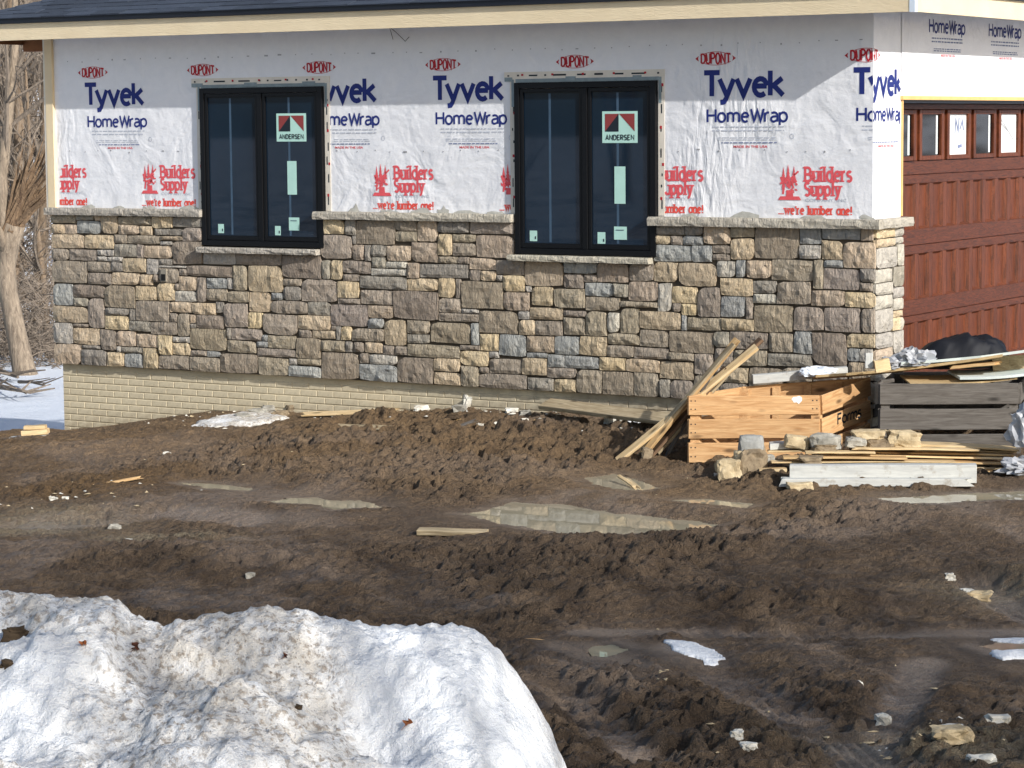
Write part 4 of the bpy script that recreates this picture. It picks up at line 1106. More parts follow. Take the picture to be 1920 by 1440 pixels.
# --- left corner board, eaves, roof
mb = MB(); mb.box((-9.285, -.035, 2.158), (-9.19, .0, 3.93)); mb.build('corner_board', M['cream'], house)
mb = MB(); mb.box((-9.312, -.030, 2.158), (-9.286, .02, 3.93)); mb.build('corner_board', M['tape'], house)
EL, ER, EF, EB = -9.95, .56, -.45, 6.2
mb = MB(); mb.box((EL, EF, 3.877), (ER - .032, EF + .03, 4.045)); mb.build('fascia_board', M['fascia'], house)
mb = MB(); mb.box((ER - .03, EF + .032, 3.877), (ER, EB, 4.045)); mb.build('fascia_board', M['fascia'], house)
mb = MB(); mb.box((EL, EF + .032, 3.86), (EL + .035, EB, 4.045)); mb.build('fascia_board', M['beam'], house)
mb = MB(); mb.box((ER - .045, EF - .004, 3.874), (ER + .004, EF + .028, 4.05)); mb.box((ER - .026, EF + .0285, 3.874), (ER + .004, EF + .05, 4.05)); mb.build('corner_cap', M['metal'], house)
mb = MB(); mb.box((EL + .04, EF + .035, 3.935), (ER - .035, EB - .1, 3.955)); mb.build('soffit', M['soffit'], house)
mb = MB(); mb.box((-9.93, .35, 3.79), (-9.26, .45, 3.93)); mb.build('porch_beam', M['beam'], house)
mb = MB(); mb.box((EL - .02, EF - .035, 4.047), (ER + .02, EF + .06, 4.092)); mb.build('drip_edge', M['drip'], house)
mb = MB(); mb.box((ER - .06, EF + .062, 4.047), (ER + .035, EB, 4.092)); mb.build('drip_edge', M['drip'], house)
PIT = .33; z_e = 4.094; y_e = EF - .04; xl, xr = EL - .03, ER + .03; yb = 6.2; hw = (yb - y_e) / 2; zr = z_e + PIT * hw
mb = MB()
A = [(xl, y_e, z_e), (xr, y_e, z_e), (xr, yb, z_e), (xl, yb, z_e), (xl + hw, y_e + hw, zr), (xr - hw, y_e + hw, zr)]
mb.add(A, [(0, 1, 5, 4), (1, 2, 5), (2, 3, 4, 5), (3, 0, 4), (0, 3, 2, 1)])
roof = mb.build('roof', M['drip'], house)
r = random.Random(17); SH = []
for q in range(14):
    mb = MB(); L = r.uniform(.26, .40); t_ = r.uniform(.007, .014); d = .165
    mb.obox((0, 0, .002), (L - .004, 0, 0), (0, d, d * PIT - .006), (0, -.003, t_)); SH.append((mb.mesh('shingle', M['shingle']), L))
cnt = 0; rest_sh = MB()
for c in range(16):
    yy = y_e - .01 + c * .14; zz = z_e + .002 + (yy - y_e) * PIT; x = xl + (yy - y_e) + .01 + r.uniform(0, .15); xe = xr - (yy - y_e)
    # only the strip that the eave line shows from the yard is laid shingle by shingle
    while x < xe - .1:
        me_, L = r.choice(SH); L2 = min(L, xe - x)
        vis = c < 7 and x < -9.6 + (7.2 - c) * 1.42
        if vis and cnt < 290 and L2 == L:
            link(bpy.data.objects.new('shingle', me_), roof, (x, yy, zz)); cnt += 1
        else: rest_sh.obox((x, yy, zz + .002), (L2 - .004, 0, 0), (0, .165, .165 * PIT - .006), (0, -.003, r.uniform(.007, .014)))
        x += L
o = rest_sh.build('shingle_course', M['shingle'], roof); setprops(o, kind='stuff')
# hip cap on the left
mb = MB()
for c in range(30):
    t0 = c * .19; p = Vector((xl + t0, y_e + t0, z_e + t0 * PIT + .012)); dv = Vector((1, 1, PIT)) * .25; sv = Vector((1, -1, -.0)).normalized() * .10
    mb.add([p - sv - Vector((0, 0, .02)), p + Vector((0, 0, .012)), p + sv - Vector((0, 0, .02)), p + dv - sv - Vector((0, 0, .028)), p + dv + Vector((0, 0, .004)), p + dv + sv - Vector((0, 0, .028))],
           [(0, 3, 4, 1), (1, 4, 5, 2)])
mb.build('hip_cap', M['shingle'], roof)
# loose wire ends under the eave
mb = MB()
mb.tube([(-4.93, -.05, 3.90), (-4.93, -.02, 3.84), (-4.92, -.012, 3.79)], [.003] * 3, 4); mb.tube([(-4.92, -.05, 3.90), (-4.87, -.02, 3.85), (-4.78, -.012, 3.77), (-4.73, -.02, 3.81)], [.003] * 4, 4)
mb.build('loose_wire', M['vent'], house)
# unseen body of the house
mb = MB(); mb.box((-9.22, .3, .3), (-9.15, 5.7, 3.93)); mb.build('end_wall', M['found'], house)
mb = MB(); mb.box((-9.14, 5.75, .3), (-.25, 5.85, 3.93)); mb.build('back_wall', M['found'], house)

# --- garage door
DX = -.20
mb = MB()
mb.box((-.24, .56, .35), (-.001, .60, 3.168)); mb.box((-.24, 5.75, .35), (-.001, 5.79, 3.168)); mb.box((-.24, .601, 3.14), (-.012, 5.749, 3.20))
mb.build('door_jamb', M['drip'], house)  # black head piece: header shadow at the door top put into its colour
mb = MB(); mb.box((-.011, .575, 3.168), (.03, 5.8, 3.202)); mb.build('door_trim', M['jamb'], house)
mb = MB(); mb.box((-.004, .600, 2.16), (.012, .622, 3.167)); mb.build('door_trim', M['jamb'], house)
mb = MB(); mb.box((DX - .06, .61, .40), (DX - .042, 5.74, 3.138))
door = mb.build('garage_door', M['door'], house)
secs = [(3.136, 2.503), (2.499, 1.867), (1.863, 1.232), (1.228, .50)]
cols = [.655 + .655 * i for i in range(8)]
RY0, RY1 = .615, 5.735
def dbox(y0, y1, z0, z1, d0, d1, name, mat, bevel=.004):
    q = MB(); q.box((DX + d0, y0, z0), (DX + d1, y1, z1)); return q.build(name, mat, door, bevel=bevel)
wins = [1.08 + .653 * i for i in range(8)]
for si, (zt, zb) in enumerate(secs):
    if si == 0: ptop, pbot = 3.085, 2.625
    elif si == 3: ptop, pbot = 1.165, .715
    else: ptop, pbot = zt - .078, zt - .078 - .41
    dbox(RY0, RY1, ptop, zt, -.041, .0, 'rail', M['doorh']); dbox(RY0, RY1, zb, pbot, -.041, .0, 'rail', M['doorh'])
    if si == 0:
        edges = []
        for c in wins:
            a, b = c - .29, c + .29
            if a < RY0: a = RY0 + .001
            if b > RY1: break
            edges.append((a, b))
            f = MB(); t_ = .062
            f.box((DX - .018, a + .003, pbot + .002), (DX + .022, a + t_, ptop - .002)); f.box((DX - .018, b - t_, pbot + .002), (DX + .022, b - .003, ptop - .002))
            f.box((DX - .018, a + t_, pbot + .002), (DX + .022, b - t_, pbot + t_ * .7)); f.box((DX - .018, a + t_, ptop - t_ * .7), (DX + .022, b - t_, ptop - .002))
            fo = f.build('window_frame', M['door'], door, bevel=.006)
            wi = wins.index(c)
            kind = {2: 'film', 4: 'film', 5: 'film'}.get(wi, 'dglass')  # white panes: reflection of an off-frame wrapped wall put into the colour
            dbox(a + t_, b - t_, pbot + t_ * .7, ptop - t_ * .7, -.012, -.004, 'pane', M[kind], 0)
            if kind == 'dglass':
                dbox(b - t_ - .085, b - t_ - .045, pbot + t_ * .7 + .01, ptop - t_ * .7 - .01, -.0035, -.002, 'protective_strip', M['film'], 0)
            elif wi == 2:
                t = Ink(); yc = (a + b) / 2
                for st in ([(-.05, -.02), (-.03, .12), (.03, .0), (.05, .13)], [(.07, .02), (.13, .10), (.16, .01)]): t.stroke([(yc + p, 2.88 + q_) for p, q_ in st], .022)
                t.stroke([(yc + .02, 2.74), (yc + .12, 2.75)], .03)  # strokes drawn for the print seen in the reflected wall
                t.build('reflection_mark', M['greyblue'], door, 'g', DX - .002)
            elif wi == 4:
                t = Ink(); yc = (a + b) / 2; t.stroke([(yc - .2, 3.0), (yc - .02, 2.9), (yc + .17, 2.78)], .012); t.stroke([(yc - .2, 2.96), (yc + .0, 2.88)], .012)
                t.build('reflection_mark', M['dot'], door, 'g', DX - .002)
        prev = RY0
        for a, b in edges + [(RY1, RY1)]:
            if a - prev > .01: dbox(prev + .001, a - .001, pbot, ptop, -.041, -.001, 'stile', M['door'])
            prev = b
    else:
        c = 0; y = RY0
        yc = .955
        edges = []
        k = 0
        while True:
            a = .845 + .3265 * k - .3265; b = a + .235
            if b > RY1: break
            a = max(a, RY0 + .002); edges.append((a, b)); k += 1
        prev = RY0
        for a, b in edges + [(RY1, RY1)]:
            if a - prev > .01: dbox(prev + .001, a - .001, pbot, ptop, -.041, -.001, 'stile', M['door'])
            if b > a:
                q = MB(); e = .020
                q.add([(DX - .002, a, pbot), (DX - .002, b, pbot), (DX - .002, b, ptop), (DX - .002, a, ptop), (DX - .030, a + e, pbot + e), (DX - .030, b - e, pbot + e), (DX - .030, b - e, ptop - e), (DX - .030, a + e, ptop - e)],
                      [(4, 5, 6, 7), (0, 1, 5, 4), (1, 2, 6, 5), (2, 3, 7, 6), (3, 0, 4, 7)])
                q.build('panel', M['door'], door)
            prev = b
mb = MB(); mb.box((-.9, .61, .2), (-.005, 5.7, .499)); mb.build('garage_slab', M['concrete'], house)

# ================================================================== ADDED SHADE TREES, OUT OF VIEW
# bare trees added out of frame: twigs placed sunward to dim the near yard
def P_uw(uu, ww_, z): return Vector((CAM.x + uu * UX + ww_ * WX, CAM.y + uu * UY + ww_ * WY, z))
r = random.Random(2024)
SPOT = [(9.0, -3.5, 'added unseen many branched tree that dims the sun, nearest of the three on the right'), (12.0, -1.0, 'added unseen many branched tree that dims the sun, middle of the three on the right'), (14.5, -4.5, 'added unseen many branched tree that dims the sun, farthest right of the three')]
shade_trees = []
for (a, b, lb) in SPOT:
    base = P_uw(a, b, 0); base.z = float(H0(base.x, base.y)) - .1
    t_ = thing('bare_tree', lb, 'tree', base); mb = MB()
    mb.tube([base, base + Vector((.05, .1, 2.5)), base + Vector((.1, .0, 5.0)), base + Vector((-.1, .2, 8.5))], [.20, .16, .12, .04], 8)
    mb.build('trunk', M['bark2'], t_, smooth=True); shade_trees.append((base, t_, MB()))
for k in range(2000):
    ut, wt_ = r.uniform(-5.5, 4.8), r.uniform(6.5, 18.3)
    if r.random() > (18.6 - wt_) / 2.2: continue
    h = r.uniform(6.2, 10.6); p = P_uw(ut + 1.225 * h, wt_ - 1.512 * h, h)
    base, t_, mb = min(shade_trees, key=lambda q: (q[0].x - p.x) ** 2 + (q[0].y - p.y) ** 2)
    dv = Vector((p.x - base.x, p.y - base.y, 1.2)).normalized() + Vector((r.uniform(-.8, .8), r.uniform(-.8, .8), r.uniform(-.3, .6))); L = r.uniform(.7, 1.6)
    rd = r.uniform(.007, .018); q1 = p + dv * L * .5 + Vector((r.uniform(-.1, .1), r.uniform(-.1, .1), r.uniform(-.05, .1)))
    mb.tube([p - dv * L * .5, p, q1], [rd, rd * .8, rd * .4], 3, cap=False)
    if k % 40 == 0: mb.tube([base + Vector((0, 0, h * r.uniform(.45, .8))), (base + p) / 2 + Vector((0, 0, h * .30)), p], [.045, .03, .012], 4, cap=False)
for base, t_, mb in shade_trees: mb.build('crown', M['twig'], t_)

# ================================================================== WOODS
def rvec(r, s=1): return Vector((r.uniform(-s, s), r.uniform(-s, s), r.uniform(-s, s)))
def limb(mb, r, p, d, L, rad, depth, n=6, spread=.6, up=.15, crown=None):
    """tapering crooked limb that forks"""
    segs = max(3, int(L / .45)); pts = [p.copy()]; rads = [rad]; dd = d.normalized()
    for i in range(segs):
        dd = (dd + rvec(r, .16) + Vector((0, 0, up * .2))).normalized()
        pts.append(pts[-1] + dd * L / segs); rads.append(rad * (1 - .62 * (i + 1) / segs))
    mb.tube(pts, rads, n)
    if depth <= 0: return
    tgt = crown or mb
    for k in range(r.choice((3, 4, 5)) if depth > 1 else r.choice((3, 4))):
        i = r.randint(max(1, segs // 3), segs); dv = (dd + rvec(r, spread * 1.5) + Vector((0, 0, up))).normalized()
        limb(tgt, r, pts[i], dv, L * r.uniform(.42, .68), max(rads[i] * r.uniform(.45, .7), .006), depth - 1, max(3, n - 1), spread, up)
def tree(seed, h, rad, label, loc, bark, group=None, spread=.55):
    r = random.Random(seed); root = thing('bare_tree', label, 'tree', loc, group)
    tr = MB(); cr = MB(); segs = 7; p = Vector(loc) + Vector((0, 0, -.3)); pts = [p]; rads = [rad * 1.25]; d = Vector((r.uniform(-.12, .12), r.uniform(-.12, .12), 1))
    for i in range(segs):
        d = (d + rvec(r, .10) + Vector((0, 0, .12))).normalized(); pts.append(pts[-1] + d * h * .8 / segs); rads.append(rad * (1 - .72 * (i + 1) / segs))
    tr.tube(pts, rads, 8)
    for i in range(2, segs + 1):
        for k in range(2 if i < segs else 3):
            dv = (Vector((r.uniform(-1, 1), r.uniform(-1, 1), r.uniform(.25, 1)))).normalized()
            limb(cr, r, pts[i], dv, h * r.uniform(.16, .32), rads[i] * .55, 2, 5, spread, .25)
    tr.build('trunk', bark, root, smooth=True); cr.build('crown', M['twig'], root)
    return root
def copy_tree(src, loc, rz, sc, label):
    c = src.copy(); COL.objects.link(c); c.location = loc; c.rotation_euler = (0, 0, rz); c.scale = (sc, sc, sc); c['label'] = label; ORG[c] = Vector(loc)
    for ch in src.children:
        d = ch.copy(); COL.objects.link(d); d.parent = c
    return c
# the big forked tree whose stem leans out from the snow just past the end of the house
TB = Vector((-23.858, 15.269, -1.647)); TB.z = float(H0(TB.x, TB.y)) - .05
big = thing('forked_tree', 'big leaning tree with pale curved trunk and splintered limb at far left', 'tree', TB)
mb = MB()
pts = [Vector(p) for p in ((-23.801, 15.289, -1.766), (-23.865, 15.283, -1.488), (-23.973, 15.276, -0.992), (-24.081, 15.269, -0.496), (-24.189, 15.262, 0.000), (-24.233, 15.283, 0.397), (-24.132, 15.276, 0.797), (-23.988, 15.295, 1.196))]
mb.tube(pts, [.26, .215, .19, .18, .175, .18, .19, .20], 10)
mb.tube([Vector(p) for p in ((-24.136, 15.262, 0.699), (-24.200, 15.188, 1.395), (-24.179, 15.166, 2.088), (-24.050, 15.235, 2.973), (-23.955, 15.283, 3.855), (-23.930, 15.405, 4.737), (-24.019, 15.492, 5.913))], [.15, .13, .12, .10, .085, .07, .05], 8)
mb.tube([Vector(p) for p in ((-24.169, 15.241, 0.699), (-24.202, 14.927, 1.207), (-24.410, 14.728, 1.605), (-24.745, 14.627, 2.490))], [.14, .12, .10, .07], 8)
mb.build('trunk', M['bark'], big, smooth=True)
r = random.Random(4); mb = MB()
for k in range(46):
    a = Vector((-24.020, 15.270, 1.147)) + rvec(r, .14); px_ = r.random()
    e1 = Vector((-23.282, 15.564, 2.721)); e2 = Vector((-22.975, 15.423, 1.940)); e3 = Vector((-23.568, 15.345, 2.381))
    e = e1 * px_ + e2 * (1 - px_) if k % 3 else e3
    e = e + rvec(r, .22); t1 = r.uniform(.6, 1.15)
    mid = a + (e - a) * .5 * t1 + rvec(r, .05) + Vector((0, 0, .06))
    mb.tube([a, mid, a + (e - a) * t1], [r.uniform(.035, .075), r.uniform(.03, .05), .008], 4)
mb.build('splintered_limb', M['split'], big)
mb = MB(); r = random.Random(12)
for (p, d, L, rd) in (((-24.179, 15.166, 2.088), (.3, 0, 1), 3.2, .06), ((-24.050, 15.235, 2.973), (.9, .5, 1), 2.6, .05), ((-23.955, 15.283, 3.855), (.7, .3, .8), 2.2, .045), ((-24.050, 15.235, 2.973), (-.8, -.2, .9), 2.4, .05),
                    ((-23.836, 15.319, 1.592), (.7, .4, 1.1), 2.8, .05), ((-23.623, 15.393, 2.085), (.5, .3, 1.2), 2.2, .04), ((-24.037, 15.338, 3.759), (.3, .5, 1), 2.0, .04), ((-23.930, 15.405, 4.737), (.6, .2, .6), 2.0, .04),
                    ((-24.410, 14.728, 1.605), (-.4, 0, 1), 2.6, .05)):
    limb(mb, r, Vector(p), Vector(d), L, rd, 3, 5, .6, .1)
mb.build('crown', M['twig'], big)
# slender trees on the slope behind
GL = 'slender bare grey tree among the crowded woods beyond the house'
protos = []
for i, (h, rd) in enumerate(((9, .11), (11, .15), (8, .09), (12, .17), (7, .08))):
    px_ = (18, 64, 88, -30, 104)[i]; dp = (52, 47, 58, 50, 41)[i]
    protos.append((h, rd))
spots = [(-32.757, 24.486, -2.041), (-28.851, 21.073, -1.396), (-27.230, 19.719, -1.349), (-34.807, 25.560, -2.203), (-38.969, 32.429, -2.305)]
trees = []
for i, s in enumerate(spots):
    s = Vector(s); s.z = float(H0(s.x, s.y)); trees.append(tree(100 + i, protos[i][0], protos[i][1], GL, s, M['bark2'], 'slender trees in the woods'))
r = random.Random(31); n = 0
while n < 75:
    if n < 42: dp = r.uniform(54, 95); pxx = r.uniform(-260, 125)
    else: dp = r.uniform(56, 100); pxx = r.uniform(-2400, 150)
    d_ = FWD + RIGHT * ((pxx - 960) / 4768.6); p = CAM + d_ * dp
    if p.y < 19.5: continue
    loc = Vector((p.x, p.y, float(H0(p.x, p.y)) - .15))
    copy_tree(trees[n % 5], loc, r.uniform(0, 6.28), r.uniform(.7, 1.25), GL); n += 1
# trees across the road behind the viewer: the windows mirror them
for k in range(34):
    loc = Vector((r.uniform(-75, 6), r.uniform(-70, -34), 0)); loc.z = float(H0(loc.x, loc.y)) - .1
    copy_tree(trees[k % 5], loc, r.uniform(0, 6.28), r.uniform(.9, 1.5), 'bare grey tree standing across the road, mirrored faintly in the dark windows')['group'] = 'trees across the road'
# brush: twigs nobody could count
mb = MB(); r = random.Random(77)
for k in range(7000):
    if k < 4600: dp = r.uniform(51, 88); pxx = r.uniform(-200, 140)
    else: dp = r.uniform(52, 90); pxx = r.uniform(-2200, 150)
    d_ = FWD + RIGHT * ((pxx - 960) / 4768.6); p = CAM + d_ * dp
    if p.y < 19: continue
    zg = float(H0(p.x, p.y)); hh = r.random() ** 1.8 * 4.2
    q = Vector((p.x, p.y, zg + hh)); dv = Vector((r.uniform(-1, 1), r.uniform(-1, 1), r.uniform(-.15, 1.0))).normalized(); L = r.uniform(.5, 1.9)
    rd = r.uniform(.006, .02)
    mb.tube([q, q + dv * L * .5 + rvec(r, .12), q + dv * L + rvec(r, .25)], [rd, rd * .8, rd * .4], 3, cap=False)
o = mb.build('brush', M['twig']); setprops(o, 'tangle of bare brown brush and twigs filling the woods', 'brush', kind='stuff')
# low brown brush right behind the tree, and fallen branches on the snow
mb = MB(); r = random.Random(78)
for k in range(1500):
    dp = r.uniform(48.5, 53); pxx = r.uniform(-120, 122)
    d_ = FWD + RIGHT * ((pxx - 960) / 4768.6); p = CAM + d_ * dp; zg = float(H0(p.x, p.y))
    q = Vector((p.x, p.y, zg + r.random() ** 2 * 1.5)); dv = Vector((r.uniform(-1, 1), r.uniform(-1, 1), r.uniform(-.2, .7))).normalized(); L = r.uniform(.3, 1.1); rd = r.uniform(.006, .014)
    mb.tube([q, q + dv * L * .5 + rvec(r, .1), q + dv * L], [rd, rd * .8, rd * .4], 3, cap=False)
o = mb.build('undergrowth', M['twig']); setprops(o, 'low brown undergrowth along the edge of the snow', 'brush', kind='stuff')
def branch(label, pts, rad, seed):
    r = random.Random(seed); P = [Vector(p) for p in pts]
    for p in P: p.z = float(H0(p.x, p.y)) + .10 + r.uniform(0, .12)
    mb = MB(); mb.tube(P, [rad * (1 - .6 * i / (len(P) - 1)) for i in range(len(P))], 5)
    for k in range(7):
        i = r.randint(0, len(P) - 2); q = P[i].lerp(P[i + 1], r.random()); dv = (P[i + 1] - P[i]).normalized() + rvec(r, .7); dv.z = abs(dv.z) * .5
        mb.tube([q, q + dv * r.uniform(.3, .8)], [rad * .5, rad * .2], 4)
    o = mb.build('fallen_branch', M['twig'], org=P[0]); setprops(o, label, 'branch')
branch('dark fallen branch lying on the snow right of the big tree foot', [(-22.481, 13.662, -1.651), (-21.652, 13.088, -1.652), (-21.062, 12.792, -1.650)], .035, 1)
branch('tangled fallen branches lying on the snow at the left edge', [(-21.948, 12.336, -1.651), (-21.146, 12.006, -1.652), (-21.060, 12.415, -1.651)], .06, 2)
branch('heap of brown fallen branches left of the big tree foot', [(-24.625, 15.028, -1.650), (-23.865, 14.648, -1.651), (-22.886, 14.073, -1.651)], .07, 3)
branch('thin crooked fallen branch nearest the mud on the snow', [(-23.357, 13.828, -1.651), (-22.046, 12.867, -1.650), (-20.430, 11.622, -1.650)], .03, 5)

# ================================================================== YARD THINGS
def rot_from(dx, side_hint=None, roll=0.0):
    x = Vector(dx).normalized(); s = Vector((0, 0, 1)).cross(x)
    if s.length < 1e-3: s = Vector((0, 1, 0))
    s.normalize(); z = x.cross(s)
    if roll: s, z = s * math.cos(roll) + z * math.sin(roll), z * math.cos(roll) - s * math.sin(roll)
    mm = Matrix.Identity(4)
    for i in range(3): mm[i][0] = x[i]; mm[i][1] = s[i]; mm[i][2] = z[i]
    return mm
def board_mesh(L, w_, t_, mat, seed, splinter=False, warp=0.0):
    """sawn board along local x, width y, thickness z, slightly out of true, arris knocked off"""
    r = random.Random(seed); n = 6; mb = MB(); e = min(.004, t_ * .2)
    prof = [(-w_ / 2 + e, -t_ / 2), (w_ / 2 - e, -t_ / 2), (w_ / 2, -t_ / 2 + e), (w_ / 2, t_ / 2 - e), (w_ / 2 - e, t_ / 2), (-w_ / 2 + e, t_ / 2), (-w_ / 2, t_ / 2 - e), (-w_ / 2, -t_ / 2 + e)]
    for i in range(n + 1):
        f = i / n
        for q, (a, b) in enumerate(prof):
            jx = 0
            if i in (0, n): jx = (r.uniform(-.05, .05) if splinter else r.uniform(-.003, .003))
            mb.v.append((L * f + jx, a + .002 * math.sin(f * 5 + seed), b + warp * 4 * f * (1 - f) + .0015 * math.sin(f * 9 + seed)))
    m_ = 8
    for i in range(n):
        for q in range(m_): mb.f.append([i * m_ + q, i * m_ + (q + 1) % m_, (i + 1) * m_ + (q + 1) % m_, (i + 1) * m_ + q][::-1]); mb.mi.append(0)
    mb.f.append([n * m_ + q for q in range(m_)]); mb.f.append([q for q in reversed(range(m_))]); mb.mi += [0, 0]
    return mb.mesh('board', mat)
def board(name, label, cat, p0, p1, w_, t_, mat, roll=0.0, seed=1, group=None, splinter=False, warp=0.0):
    p0 = Vector(p0); p1 = Vector(p1)
    o = bpy.data.objects.new(name, board_mesh((p1 - p0).length, w_, t_, M[mat], seed, splinter, warp)); COL.objects.link(o)
    mm = rot_from(p1 - p0, roll=roll); mm.translation = p0; o.matrix_world = mm; ORG[o] = p0
    return setprops(o, label, cat, group)
def rock(label, c, size, mat, seed, cat='rock', name='rock', tilt=0.0, rough_=.22, layered=False, sub=3):
    bm = bmesh.new(); bmesh.ops.create_icosphere(bm, subdivisions=sub, radius=1.0); off = Vector((seed * 7.3, seed * 1.7, 0))
    rm = Matrix.Rotation(seed * 1.3, 3, 'Z'); tm = Matrix.Rotation(tilt, 3, 'Y')
    for v in bm.verts:
        p = v.co.copy(); q = Vector([math.copysign(abs(a) ** .4, a) for a in p]); q = q / max(abs(a) for a in q) * .6 + p * .4
        k = 1 + rough_ * 1.5 * mnoise.noise(p * 1.3 + off) + rough_ * .8 * mnoise.noise(p * 3.0 + off)
        q = q * k
        if layered: q.z += .12 * math.floor(q.z * 3.2 + .3 * mnoise.noise(p * 2 + off)) / 3.2; q.x += .10 * mnoise.noise(Vector((0, 0, q.z * 6)) + off)
        v.co = tm @ Vector((q.x * size[0] / 2, q.y * size[1] / 2, q.z * size[2] / 2))
    me = bpy.data.meshes.new(name); bm.to_mesh(me); bm.free(); me.materials.append(M[mat])
    o = bpy.data.objects.new(name, me); COL.objects.link(o); o.location = c; ORG[o] = Vector(c)
    o.rotation_euler = (0, 0, math.atan2(UY, UX))
    return setprops(o, label, cat)
def on(p, h): return (p[0], p[1], gz(p[0], p[1], .05) + h)

# --- bright pine crate
def crate(name, label, FL, FR, BR, zb, hs, mat, lift=0.0):
    FL, FR, BR = Vector((*FL[:2], zb)), Vector((*FR[:2], zb)), Vector((*BR[:2], zb)); BL = FL + BR - FR; BR = BR + Vector((0, 0, lift))
    root = thing(name, label, 'crate', tuple((FL + BR) / 2))
    H = hs[-1][1]; up = Vector((0, 0, 1)); ex = (FR - FL).normalized(); ey = (BL - FL).normalized(); T = .020
    r = random.Random(len(label))
    def slat(A, B, z0, z1, outn):
        d = (B - A); L = d.length; me_ = board_mesh(L, z1 - z0, T, M[mat], r.randint(0, 999))
        o = bpy.data.objects.new('slat', me_); COL.objects.link(o); o.parent = root
        x = d.normalized(); n_ = outn.normalized(); mm = Matrix.Identity(4); y = (up - x * up.dot(x)).normalized(); z = x.cross(y)
        for i in range(3): mm[i][0] = x[i]; mm[i][1] = y[i]; mm[i][2] = z[i]
        pos = A + up * ((z0 + z1) / 2) + n_ * (T / 2) - Vector(root.location); mm.translation = pos
        o.matrix_local = mm; ORG[o] = A
        return o
    for z0, z1 in hs:
        slat(FL - ex * .0, FR, z0, z1, -ey); slat(BL, BR, z0, z1, ey)
        slat(FR + ey * .002, BR - ey * .002, z0, z1, ex); slat(FL + ey * .002, BL - ey * .002, z0, z1, -ex)
    for (c, sx, sy) in ((FL, 1, 1), (FR, -1, 1), (BR, -1, -1), (BL, 1, -1)):
        mb = MB(); a = c + ex * sx * .004 + ey * sy * .004
        mb.obox(a, ex * sx * .07, ey * sy * .045, up * (H - .012)); mb.build('corner_post', M[mat], root)
    for k in range(3):
        f = (k + 1) / 4; mb = MB(); a = BL.lerp(BR, f) - ey * .006; mb.obox(a, ex * .06, -ey * .02, up * (H - .02)); mb.build('batten', M[mat], root)
    for k in range(5):
        mb = MB(); a = FL.lerp(FR, (k + .08) / 5) + ey * .05; mb.obox(a + up * .03, (FR - FL) * .17, (BR - FR) - ey * .1, up * .018); mb.build('bottom_board', M[mat], root)
    return root, FL, FR, BR, BL, ex, ey, H
FLp, FRp = (-0.919, -1.596, 0.193), (0.096, -1.247, 0.216)
zc = .205
FLp = (-0.875, -1.678, 0.205); FRp = (0.048, -1.143, 0.205)
BRp = (0.106, -0.300, 0.456)
pc, FL, FR, BR, BL, ex, ey, HC = crate('wooden_crate', 'bright orange pine slatted crate standing open between the leaning boards and the grey crate', FLp, FRp, BRp, zc,
    [(.0, .165), (.198, .358), (.392, .550)], 'pine', lift=.075)
for f in (.12, .5, .88):
    mb = MB(); a = FL.lerp(FR, f) + Vector((0, 0, -.001)); mb.obox(a - ex * .045, ex * .09, BR - FR, Vector((0, 0, -.07))); mb.build('skid', M['skid'], pc)
mb = MB()
for z0, z1 in [(.0, .165), (.198, .358), (.392, .550)]:
    for f in (.018, .05, .95, .982):
        for zz in (z0 + .045, z1 - .045):
            mb.obox(FL.lerp(FR, f) - ey * .0225 + Vector((0, 0, zz)), ex * .010, ey * .003, Vector((0, 0, .010)))
o = mb.build('nail_heads', M['stblk'], pc); setprops(o, kind='stuff')
# paint splash and stamped word on the crate
mb = MB(); r = random.Random(5); c0 = FL.lerp(FR, .835) - ey * .0225 + Vector((0, 0, .515)); n = 11
P = [c0 + ex * (.042 * math.cos(6.283 * i / n) * r.uniform(.6, 1.2)) + Vector((0, 0, .030 * math.sin(6.283 * i / n) * r.uniform(.5, 1.3))) for i in range(n)]
mb.add(P + [c0 - ey * .002], [(i, (i + 1) % n, n) for i in range(n)]); mb.build('paint_splash', M['film'], pc)
t = Ink(); t.text('Forms', dict(SANS, F=(.46, [[(.46, 1), (0, 1), (0, 0)], [(0, .52), (.4, .52)]]), s=(.42, SERIF['s'][1])), .0, 0, .085, .40, .017, .15)
mb = MB(); base = FR.lerp(BR, .30) + ex * .027 + Vector((0, 0, .262))
for i_, quads in enumerate(t.q):
    for qd in quads:
        vs_ = [base + ey * s + Vector((0, 0, z + s * .06)) + ex * .0002 * i_ for s, z in qd]
        a, b, c = vs_[:3]
        if (b - a).cross(c - a).dot(ex) < 0: vs_ = vs_[::-1]
        mb.add(vs_, [(0, 1, 2, 3)])
mb.build('stamped_word', M['stblk'], pc)
# --- weathered grey crate
GFL, GFR = (0.480, -0.908, 0.240), (1.464, -0.379, 0.240)
gc, GFL, GFR, GBR, GBL, gex, gey, HG = crate('wooden_crate', 'weathered grey slatted crate half hidden behind the board pile, in front of the garage door', GFL, GFR, (GFR[0] - .28, GFR[1] + .95), .24,
    [(.03, .195), (.232, .405), (.440, .612)], 'grey')

